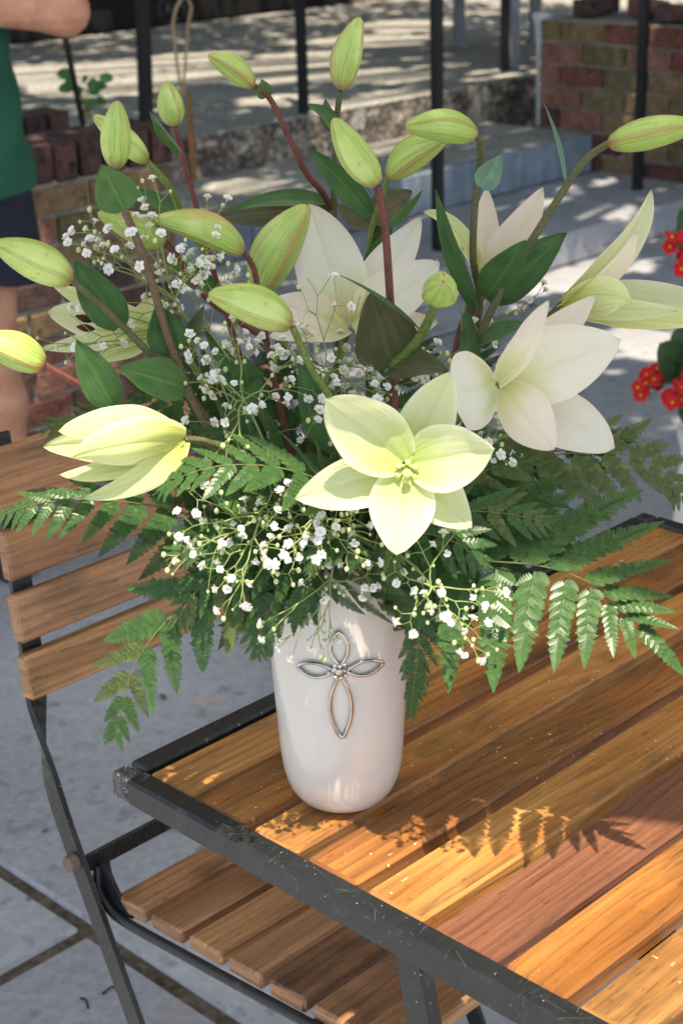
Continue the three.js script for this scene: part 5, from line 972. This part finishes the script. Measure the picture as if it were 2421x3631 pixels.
function gypsophila(label, stemPath, clusters, { r = 0, f = 0.02, s = 0.0041 } = {}) {
  const o = thing('babys_breath', label, 'baby\'s breath', FOOT(r, f), 'sprigs of baby\'s breath in the vase');
  const main = [FOOT(r, f), MOUTH(r, f), ...stemPath].map((p) => V(p)), twigs = [sweep(main, (t) => 0.0013 - 0.0004 * t, 5, 34)], balls = [], hub = main[main.length - 1];
  const seg = (a, b, ra, rb) => { const m = a.clone().lerp(b, 0.5).add(V(rr(-1, 1), rr(-0.2, 1), rr(-1, 1)).multiplyScalar(a.distanceTo(b) * 0.07)); twigs.push(sweep([a, m, b], (t) => mixn(ra, rb, t), 4, 5)); };
  const tips = [];
  for (const [c, rx, ry, rz, nb, nt] of clusters) { const C = V(c); for (let i = 0; i < nb + nt; i++) { let x, y, z; do { x = rr(-1, 1); y = rr(-1, 1); z = rr(-1, 1); } while (x * x + y * y + z * z > 1); tips.push([C.clone().addScaledVector(RT, x * rx).addScaledVector(UP, y * ry).addScaledVector(FW, z * rz), i < nb]); } }
  const grow = (from, list, rad, depth) => {
    if (list.length === 1) {
      const [p, open] = list[0], d = p.clone().sub(from).normalize().addScaledVector(UP, 0.5).addScaledVector(FW, -0.35).normalize();
      seg(from, p.clone().addScaledVector(d, open ? -s * 0.7 : 0), rad, 0.00028);
      if (open) {
        const x = d.clone().cross(V(rr(-1, 1), 0.2, rr(-1, 1))).normalize(), z = x.clone().cross(d), q = s * rr(0.8, 1.2), m = basis(x, d, z, p, [q, q, q]);
        const b = place(o, 'blossom', blossoms[(rnd() * 3) | 0], M.blossom, m);
        balls.push(calyx.clone().applyMatrix4(m));
      } else { const q = rr(0.0009, 0.0019); balls.push(tinyBall.clone().scale(q, q * 1.25, q).translate(p.x, p.y, p.z)); }
      return;
    }
    // split the tips in two by the longest axis
    const cen = list.reduce((a, [p]) => a.add(p), V(0, 0, 0)).divideScalar(list.length), ax = [RT, UP, FW].map((d) => [d, list.reduce((a, [p]) => a + Math.pow(p.clone().sub(cen).dot(d), 2), 0)]).sort((a, b) => b[1] - a[1])[0][0];
    const sorted = [...list].sort((a, b) => a[0].dot(ax) - b[0].dot(ax)), k = clamp(Math.round(sorted.length * rr(0.35, 0.65)), 1, sorted.length - 1);
    const dist = from.distanceTo(cen), node = from.clone().lerp(cen, list.length > 6 ? 0.42 : 0.5);
    if (dist > 0.004) seg(from, node, rad, rad * 0.8);
    const st = dist > 0.004 ? node : from;
    grow(st, sorted.slice(0, k), rad * 0.78, depth + 1); grow(st, sorted.slice(k), rad * 0.78, depth + 1);
  };
  // each cluster branches off from the nearest point of the stem's upper half
  let at = 0;
  for (const [c, , , , nb, nt] of clusters) { const list = tips.slice(at, at + nb + nt); at += nb + nt; grow(hub, list, 0.00085, 0); }
  part(o, 'twigs', merge(twigs), M.twig);
  const cb = part(o, 'closed_buds', merge(balls), M.tinyBud); cb.userData.kind = 'stuff';
  return o;
}
gypsophila('airy sprig of baby\'s breath at the upper left among the long buds', [[0.0476, 1.071, 0.1468], [0.0293, 1.1405, 0.1286], [0.0086, 1.1803, 0.122]], [[[-0.0365, 1.2277, 0.0912], 0.026, 0.028, 0.02, 11, 12], [[-0.0348, 1.2123, 0.1071], 0.03, 0.018, 0.02, 7, 8], [[-0.0139, 1.2355, 0.1208], 0.022, 0.015, 0.015, 8, 5], [[-0.0053, 1.2606, 0.1082], 0.03, 0.014, 0.015, 3, 3], [[0.019, 1.2122, 0.1324], 0.03, 0.03, 0.02, 8, 8], [[0.0667, 1.2395, 0.1094], 0.012, 0.008, 0.01, 2, 2]], { r: -0.02, f: 0.01 });
gypsophila('sprig of baby\'s breath crowding behind the speckled brown stem', [[0.0704, 1.0636, 0.1413], [0.058, 1.1168, 0.1289], [0.0452, 1.1482, 0.1162]], [[[0.018, 1.194, 0.1173], 0.035, 0.026, 0.025, 15, 10], [[-0.0049, 1.1809, 0.1086], 0.03, 0.02, 0.02, 8, 8], [[0.058, 1.1857, 0.1148], 0.03, 0.025, 0.02, 9, 8], [[-0.0475, 1.1648, 0.0944], 0.03, 0.03, 0.015, 5, 8], [[-0.0675, 1.1552, 0.0885], 0.03, 0.02, 0.01, 4, 6]], { r: -0.015, f: 0.0 });
gypsophila('sprig of baby\'s breath in front of the broad leaves in the middle', [[0.045, 1.0461, 0.1865], [0.0281, 1.0913, 0.1838], [0.022, 1.1117, 0.1778]], [[[0.0117, 1.1392, 0.1534], 0.032, 0.03, 0.02, 14, 8], [[0.0019, 1.1123, 0.1718], 0.035, 0.03, 0.02, 11, 12], [[0.0472, 1.1211, 0.1887], 0.025, 0.03, 0.02, 8, 8], [[0.0393, 1.1552, 0.1668], 0.04, 0.02, 0.02, 9, 10], [[-0.0191, 1.0895, 0.2074], 0.02, 0.012, 0.01, 2, 5]], { r: -0.01, f: 0.02 });
gypsophila('sprig of baby\'s breath below the large white flower', [[0.0941, 1.0513, 0.1931], [0.0928, 1.0968, 0.1918], [0.0991, 1.1143, 0.184]], [[[0.1099, 1.1249, 0.1806], 0.035, 0.022, 0.03, 18, 12], [[0.0844, 1.1355, 0.1694], 0.03, 0.025, 0.02, 8, 8], [[0.1454, 1.118, 0.1878], 0.025, 0.03, 0.02, 10, 8], [[0.1139, 1.1062, 0.2128], 0.03, 0.02, 0.02, 8, 6], [[0.0901, 1.1811, 0.1891], 0.03, 0.03, 0.01, 3, 4]], { r: 0.0, f: 0.01 });
gypsophila('sprig of baby\'s breath between the centre stem and the white flower', [[0.1587, 1.0317, 0.1869], [0.1911, 1.082, 0.2051], [0.2182, 1.1139, 0.218]], [[[0.1685, 1.1188, 0.239], 0.025, 0.025, 0.02, 8, 8], [[0.2259, 1.1676, 0.2115], 0.03, 0.03, 0.02, 4, 9], [[0.2526, 1.1454, 0.2382], 0.035, 0.025, 0.02, 8, 10], [[0.2377, 1.1273, 0.2374], 0.03, 0.02, 0.02, 6, 6]], { r: 0.015, f: -0.015 });
gypsophila('sunlit sprig of baby\'s breath hanging forward over the left fern', [[0.0348, 1.0156, 0.2187], [0.0034, 1.0387, 0.2298], [-0.0155, 1.0451, 0.2321]], [[[-0.0514, 1.0524, 0.2176], 0.036, 0.034, 0.015, 8, 9], [[-0.0656, 1.0239, 0.2175], 0.025, 0.025, 0.015, 5, 8], [[-0.0419, 1.0228, 0.2411], 0.036, 0.028, 0.015, 9, 8], [[-0.0205, 1.0568, 0.2202], 0.04, 0.02, 0.015, 5, 6], [[-0.0494, 0.9963, 0.2337], 0.02, 0.022, 0.01, 4, 6]], { r: -0.025, f: 0.03 });
gypsophila('dense sprig of baby\'s breath under the left petal of the star flower', [[0.0393, 1.0227, 0.2374], [0.0187, 1.0398, 0.2521]], [[[0.0099, 1.0454, 0.2504], 0.04, 0.028, 0.025, 15, 14], [[-0.0098, 1.0287, 0.252], 0.045, 0.026, 0.02, 10, 12], [[0.0251, 1.0414, 0.2656], 0.03, 0.022, 0.025, 10, 10], [[0.0119, 1.0243, 0.2736], 0.04, 0.026, 0.02, 10, 12], [[-0.0215, 1.0131, 0.2544], 0.03, 0.02, 0.015, 6, 6]], { r: -0.005, f: 0.035 });
gypsophila('sprig of baby\'s breath trailing down over the cross on the vase', [[0.0421, 1.0037, 0.2472], [0.0324, 0.9873, 0.2517]], [[[0.0326, 0.9389, 0.2448], 0.016, 0.014, 0.008, 5, 4], [[0.0175, 0.9347, 0.2368], 0.022, 0.022, 0.008, 3, 5], [[0.0378, 0.9856, 0.2641], 0.035, 0.02, 0.012, 8, 9], [[-0.0073, 0.9477, 0.2262], 0.012, 0.014, 0.008, 2, 2]], { r: 0.0, f: 0.04 });
gypsophila('sprig of baby\'s breath spreading right over the fern below the star flower', [[0.0707, 1.0039, 0.2686], [0.0628, 1.001, 0.3102], [0.0582, 0.9939, 0.3268]], [[[0.0473, 1.0045, 0.3159], 0.02, 0.02, 0.012, 4, 6], [[0.0425, 0.9773, 0.3323], 0.03, 0.025, 0.015, 7, 10], [[0.06, 0.9866, 0.3497], 0.03, 0.022, 0.015, 7, 10], [[0.0649, 0.9614, 0.3617], 0.022, 0.02, 0.012, 5, 7], [[0.0752, 0.996, 0.3649], 0.014, 0.006, 0.01, 3, 4], [[0.0637, 1.0267, 0.3181], 0.03, 0.014, 0.012, 3, 5]], { r: 0.02, f: 0.04 });
gypsophila('airy sprig of baby\'s breath scattered behind the star flower', [[0.1127, 1.0329, 0.1835], [0.1255, 1.0758, 0.1821], [0.1283, 1.1004, 0.1849]], [[[0.1182, 1.0853, 0.2172], 0.04, 0.03, 0.03, 9, 8], [[0.1644, 1.1136, 0.2067], 0.035, 0.035, 0.03, 9, 8], [[0.074, 1.0937, 0.1873], 0.035, 0.035, 0.03, 10, 8], [[0.0908, 1.1273, 0.1334], 0.04, 0.04, 0.03, 12, 8]], { r: 0.005, f: -0.005 });
gypsophila('sprig of baby\'s breath below the drooping white flower', [[0.1264, 1.0068, 0.2395], [0.155, 1.0412, 0.2679], [0.1613, 1.0584, 0.2884]], [[[0.1628, 1.0719, 0.3039], 0.02, 0.02, 0.015, 6, 4], [[0.1496, 1.0603, 0.319], 0.012, 0.01, 0.01, 3, 3], [[0.1667, 1.074, 0.2796], 0.02, 0.02, 0.015, 4, 4]], { r: 0.025, f: 0.01 });

// ---------------------------------------------------------------- red flowering plant in a white planter at the right
{
  const c = V([1.8244, 0.3675, -0.4743]).setY(0);
  const P = thing('white_planter', 'white planter standing on the paving behind the table', 'planter', c.toArray());
  const prof = [[0, 0.002], [0.15, 0.002], [0.155, 0.012], [0.142, 0.12], [0.125, 0.3], [0.118, 0.42], [0.126, 0.45], [0.126, 0.462], [0.114, 0.462], [0.108, 0.44], [0.105, 0.3], [0, 0.28]].map(([r, y]) => new THREE.Vector2(r, y));
  part(P, 'pot', new THREE.LatheGeometry(prof, 40).translate(c.x, 0, c.z), std({ color: 0xe6e4df, roughness: 0.6 }));
  part(P, 'soil', new THREE.CylinderGeometry(0.112, 0.112, 0.02, 28).translate(c.x, 0.44, c.z), M.soil);
  const F = thing('red_flower_plant', 'bushy plant with dark round leaves and clusters of small red flowers', 'flowering plant', [c.x, 0.45, c.z]);
  const red = sheet({ color: 0xc4161c, transmission: 0.2 }), yel = std({ color: 0xe0b020, roughness: 0.7 }), lm = leafMat([26, 56, 24], [46, 84, 36], 721);
  const clusters = [[1.6685, 0.5744, -0.5591], [1.6633, 0.563, -0.522], [1.6436, 0.5743, -0.5697], [1.681, 0.8253, -0.5466], [1.6823, 0.8043, -0.5313], [1.6684, 0.6124, -0.4886], [1.7694, 0.7805, -0.5291], [1.7525, 0.6669, -0.4753]];
  const tips = [];
  clusters.forEach((p, i) => { const n = i < 3 ? 5 : 4; for (let k = 0; k < n; k++) tips.push(V(p).add(V(rr(-0.022, 0.022), rr(-0.02, 0.02), rr(-0.022, 0.022)))); });
  part(F, 'stems', merge(clusters.map((p) => sweep([[c.x, 0.44, c.z], V(c.x, 0.55, c.z).lerp(V(p), 0.4).toArray(), p], (t) => 0.005 - 0.003 * t, 6, 14))), M.stemGreen);
  for (const p of tips) {
    const face = dirOf(rr(-0.8, 0.5), rr(-0.1, 0.9), rr(0.3, 1)), x = face.clone().cross(UP).normalize(), y = x.clone().cross(face), list = [];
    const n = 5, R = rr(0.013, 0.018), off = rr(0, 6);
    for (let i = 0; i < n; i++) { const a = i / n * 6.283 + off, d = x.clone().multiplyScalar(Math.cos(a)).addScaledVector(y, Math.sin(a)); list.push(blade(p, p.clone().addScaledVector(d, R * 0.6).addScaledVector(face, 0.004), p.clone().addScaledVector(d, R), face, R * 1.1, { kind: 'broad', nu: 4, nv: 6, cup: 0.4 })); }
    const fl = part(F, 'flower', merge(list), red);
    part(fl, 'centre', new THREE.SphereGeometry(0.0026, 8, 6).translate(...p.clone().addScaledVector(face, 0.003).toArray()), yel);
  }
  for (const [b, t, w] of [[[1.7068, 0.5861, -0.5351], [1.6534, 0.65, -0.56], 0.075], [[1.7194, 0.6178, -0.5225], [1.6962, 0.6643, -0.5598], 0.07], [[1.7725, 0.7015, -0.5261], [1.7399, 0.8438, -0.5585], 0.08], [[1.7603, 0.7338, -0.5382], [1.7398, 0.8709, -0.5869], 0.06], [[1.7131, 0.5562, -0.5146], [1.6842, 0.6459, -0.501], 0.08], [[1.7572, 0.5542, -0.4706], [1.7053, 0.6607, -0.4801], 0.08], [[1.7945, 0.7006, -0.5041], [1.7441, 0.8206, -0.4979], 0.08], [[1.7149, 0.5069, -0.5129], [1.7004, 0.5292, -0.5414], 0.05]]) part(F, 'leaf', blade(b, V(b).lerp(V(t), 0.5).addScaledVector(CAMF, 0.01), t, CAMF, w, { kind: 'broad', nu: 8, nv: 12, cup: 0.4 }), lm);
}
{ // weeds in the brick planter
  const lm = leafMat([44, 92, 40], [74, 124, 58], 731);
  for (const [q, lab, n] of [[[2.5858, 0.67, -3.3974], 'small green weed beside the iron stake in the brick planter', 9], [[2.4791, 0.67, -3.2923], 'low green weed sprouting from the planter soil', 6]]) {
    const g = thing('weed', lab, 'weed', q), Q = V(q), st = [];
    for (let i = 0; i < n; i++) { const a = rr(0, 6.3), h = rr(0.05, 0.15), e = Q.clone().add(V(Math.cos(a) * 0.05, h, Math.sin(a) * 0.05)); st.push(sweep([Q, Q.clone().lerp(e, 0.5).add(V(0, 0.02, 0)), e], 0.0018, 4, 6)); part(g, 'leaf', blade(e, e.clone().add(V(Math.cos(a) * 0.02, 0.012, Math.sin(a) * 0.02)), e.clone().add(V(Math.cos(a) * 0.045, 0, Math.sin(a) * 0.045)), CAMF, 0.036, { kind: 'broad', nu: 6, nv: 8, cup: 0.4 }), lm); }
    part(g, 'stems', merge(st), M.stemGreen);
  }
}
// ---------------------------------------------------------------- person with folded arms beside the planter
{
  const c = V([1.1396, 0.84, -2.0038]).setY(0), toW = (x, y, z) => c.clone().addScaledVector(RT, x).addScaledVector(FW, -z).setY(y);
  const P = thing('person', 'person in a green shirt and navy shorts standing with folded arms by the planter', 'person', c.toArray());
  // joints in the person's own frame: x to the right of the picture, z to the front
  const cap = (p, a, b, ra, rb) => { const ab = [b[0] - a[0], b[1] - a[1], b[2] - a[2]], ap = [p[0] - a[0], p[1] - a[1], p[2] - a[2]], h = clamp((ap[0] * ab[0] + ap[1] * ab[1] + ap[2] * ab[2]) / (ab[0] ** 2 + ab[1] ** 2 + ab[2] ** 2)); return Math.hypot(ap[0] - ab[0] * h, ap[1] - ab[1] * h, ap[2] - ab[2] * h) - mixn(ra, rb, h); };
  const smin = (a, b, k) => { const h = clamp(0.5 + 0.5 * (b - a) / k); return mixn(b, a, h) - k * h * (1 - h); };
  const bones = [];
  for (const s of [-1, 1]) bones.push([[s * 0.08, 0.9, 0], [s * 0.072, 0.49, 0.01], 0.085, 0.057], [[s * 0.072, 0.49, 0.01], [s * 0.074, 0.36, -0.012], 0.055, 0.058], [[s * 0.074, 0.36, -0.012], [s * 0.078, 0.09, -0.005], 0.057, 0.037], [[s * 0.078, 0.06, -0.02], [s * 0.09, 0.035, 0.12], 0.04, 0.03],
    [[s * 0.18, 1.4, 0], [s * 0.3, 1.19, 0.06], 0.056, 0.046], [[s * 0.3, 1.19, 0.06], [-s * 0.02, 1.21 + s * 0.025, 0.215], 0.045, 0.03]);
  bones.push([[0, 0.95, 0], [0, 1.15, 0.01], 0.125, 0.115], [[0, 1.15, 0.01], [0, 1.36, 0], 0.12, 0.115], [[-0.13, 1.4, 0], [0.13, 1.4, 0], 0.07, 0.07], [[0, 1.42, 0], [0, 1.54, 0.015], 0.058, 0.052], [[0, 1.6, 0.02], [0, 1.66, 0.005], 0.082, 0.09], [[0, 1.57, 0.09], [0, 1.6, 0.095], 0.018, 0.012], [[-0.092, 1.61, 0], [-0.095, 1.63, -0.005], 0.016, 0.016], [[0.092, 1.61, 0], [0.095, 1.63, -0.005], 0.016, 0.016]);
  for (const s of [-1, 1]) for (let k = 0; k < 5; k++) bones.push([[-s * 0.02, 1.21 + s * 0.025 + 0.02 - k * 0.014, 0.19], [-s * (0.1 + (k === 0 ? -0.03 : -0.012 * Math.abs(k - 2))), 1.2 + s * 0.02 + 0.03 - k * 0.02, 0.17 - (k === 0 ? 0.0 : 0.03)], 0.013, 0.008]);
  const skin = (p) => { let d = 9; for (const [a, b, ra, rb] of bones) d = smin(d, cap(p, a, b, ra, rb), 0.025); return d; };
  const shirtD = (p) => { let d = Math.min(9, cap(p, [0, 0.86, 0], [0, 1.15, 0.01], 0.2, 0.168)); d = smin(d, cap(p, [0, 1.15, 0.01], [0, 1.36, 0], 0.168, 0.145), 0.04); d = smin(d, cap(p, [-0.15, 1.4, 0], [0.15, 1.4, 0], 0.082, 0.082), 0.05); for (const s of [-1, 1]) d = smin(d, cap(p, [s * 0.18, 1.4, 0], [s * 0.25, 1.25, 0.015], 0.078, 0.075), 0.03); d += 0.006 * Math.sin(p[0] * 40 + p[1] * 7 + p[2] * 20) * smooth(1.25, 0.85, p[1]) + 0.006 * Math.sin(p[1] * 34 - p[0] * 22 + 2 * Math.sin(p[2] * 16)); return Math.max(d, 0.815 + 0.012 * Math.sin(p[0] * 9) - p[1], Math.hypot(p[0], p[2] - 0.01) < 0.075 ? p[1] - 1.455 : -9); };
  const shortsD = (p) => { let d = cap(p, [0, 0.98, 0], [0, 0.88, 0], 0.145, 0.15); for (const s of [-1, 1]) d = smin(d, cap(p, [s * 0.085, 0.88, 0], [s * 0.11, 0.6, 0.005], 0.1, 0.1), 0.03); return Math.max(d, 0.645 + 0.008 * Math.sin(p[0] * 22) - p[1]); };
  const shoeD = (p) => { let d = 9; for (const s of [-1, 1]) d = Math.min(d, Math.max(smin(cap(p, [s * 0.078, 0.05, -0.035], [s * 0.092, 0.035, 0.13], 0.05, 0.04), cap(p, [s * 0.078, 0.05, -0.03], [s * 0.078, 0.1, -0.02], 0.05, 0.046), 0.02), 0.002 - p[1])); return d; };
  const hairD = (p) => Math.max(cap(p, [0, 1.62, 0.005], [0, 1.67, -0.005], 0.094, 0.097), Math.min(p[2] - 0.045, 1.66 - p[1]) > 0 ? 0.02 : -9, 1.56 - p[1]);
  const mesh3 = (fn, lo, hi, res) => {
    const mc = new MarchingCubes(res, new THREE.MeshStandardMaterial(), false, false, 220000), half = res / 2;
    mc.isolation = 0;
    for (let k = 0; k < res; k++) for (let j = 0; j < res; j++) for (let i = 0; i < res; i++) { const p = [i, j, k].map((q, a) => mixn(lo[a], hi[a], ((q - half) / half + 1) / 2)); mc.field[i + j * res + k * res * res] = -fn(p); }
    mc.update();
    const n = mc.count ?? mc.geometry.drawRange.count, pos = new Float32Array(n * 3);
    for (let q = 0; q < n; q++) { const l = [0, 1, 2].map((a) => mixn(lo[a], hi[a], (mc.positionArray[q * 3 + a] + 1) / 2)), w = toW(l[0], l[1], l[2]); pos.set([w.x, w.y, w.z], q * 3); }
    let g = new THREE.BufferGeometry(); g.setAttribute('position', new THREE.BufferAttribute(pos, 3)); g = mergeVertices(g, 0.0004); g.computeVertexNormals(); { const q = g.attributes.position, uv = new Float32Array(q.count * 2); for (let k = 0; k < q.count; k++) { uv[k * 2] = (q.getX(k) + q.getZ(k)) * 2.2; uv[k * 2 + 1] = q.getY(k) * 2.2; } g.setAttribute('uv', new THREE.BufferAttribute(uv, 2)); }
    return g;
  };
  const skinTex = std({ map: tex(128, 128, (u, v) => { const n = fbm(u, v, 12, 12, 741, 4), f = fbm(u, v, 50, 50, 745, 2); return [190 + (n - 0.5) * 36 + (f - 0.5) * 16, 138 + (n - 0.5) * 40 + (f - 0.5) * 16, 110 + (n - 0.5) * 38 + (f - 0.5) * 14]; }), roughness: 0.6 });
  part(P, 'body', mesh3(skin, [-0.38, -0.02, -0.16], [0.38, 1.8, 0.29], 88), skinTex);
  const wv = (a, b, s) => tex(256, 256, (u, v) => lerp3(a, b, clamp(fbm(u, v, 80, 80, s, 2) * 0.6 + fbm(u, v, 4, 4, s + 3, 3) * 0.6 - 0.1)));
  const cloth = (col) => std({ color: col, roughness: 0.95 });
  part(P, 'shirt', mesh3(shirtD, [-0.38, 0.76, -0.24], [0.38, 1.52, 0.24], 72), cloth(0x1d5a45));
  part(P, 'shorts', mesh3(shortsD, [-0.28, 0.58, -0.22], [0.28, 1.15, 0.22], 60), cloth(0x1b2030));
  part(P, 'shoes', mesh3(shoeD, [-0.22, -0.01, -0.14], [0.22, 0.18, 0.22], 48), cloth(0x2b2b2e));
  part(P, 'hair', mesh3(hairD, [-0.14, 1.5, -0.14], [0.14, 1.8, 0.14], 40), cloth(0x3a2a1e));
  for (const s of [-1, 1]) { const e = toW(s * 0.034, 1.63, 0.086); part(P, 'eye', new THREE.SphereGeometry(0.012, 12, 8).translate(e.x, e.y, e.z), std({ color: 0x2a2420, roughness: 0.2 })); }
  const m = toW(0, 1.545, 0.092); part(P, 'mouth', new THREE.SphereGeometry(0.02, 12, 8).scale(1, 0.35, 0.4).rotateY(Math.PI / 4).translate(m.x, m.y, m.z), std({ color: 0x9a5a50, roughness: 0.6 }));
}

{ // bits of dry leaf and twig on the paving
  const lm = leafMat([92, 66, 42], [134, 98, 64], 751, 0.1, 0);
  [[[0.9741, 0.001, -1.1621], 0.022, 'dry brown leaf lying on the paving behind the table corner'], [[0.5461, 0.001, -0.9628], 0.013, 'small tan leaf scrap lying on the paving beside the chair leg'], [[0.4163, 0.001, -0.8262], 0.011, 'curled leaf crumb lying near the paving joint']].forEach(([q, l, lab], i) => {
    const g = thing('dry_leaf', lab, 'leaf', q), a = rr(0, 6.3), Q = V(q), e = Q.clone().add(V(Math.cos(a) * l, 0.002, Math.sin(a) * l));
    part(g, 'leaf_blade', blade(Q, Q.clone().lerp(e, 0.5).add(V(0, 0.006, 0)), e, UP, l * 0.5, { kind: 'broad', nu: 6, nv: 8, cup: 0.7 }), lm);
  });
  [[[0.3554, 0.002, -0.5607], [0.379, 0.003, -0.5514], 'short dark twig lying on the paving under the chair'], [[0.3293, 0.002, -0.5752], [0.323, 0.002, -0.5503], 'bent dark twig lying on the paving beside the other twig']].forEach(([a, b, lab]) => {
    const g = thing('twig', lab, 'twig', a);
    part(g, 'stick', sweep([a, V(a).lerp(V(b), 0.5).add(V(0.004, 0.003, -0.003)).toArray(), b], 0.0016, 5, 8), M.soil);
  });
}
renderer.render(scene, camera);
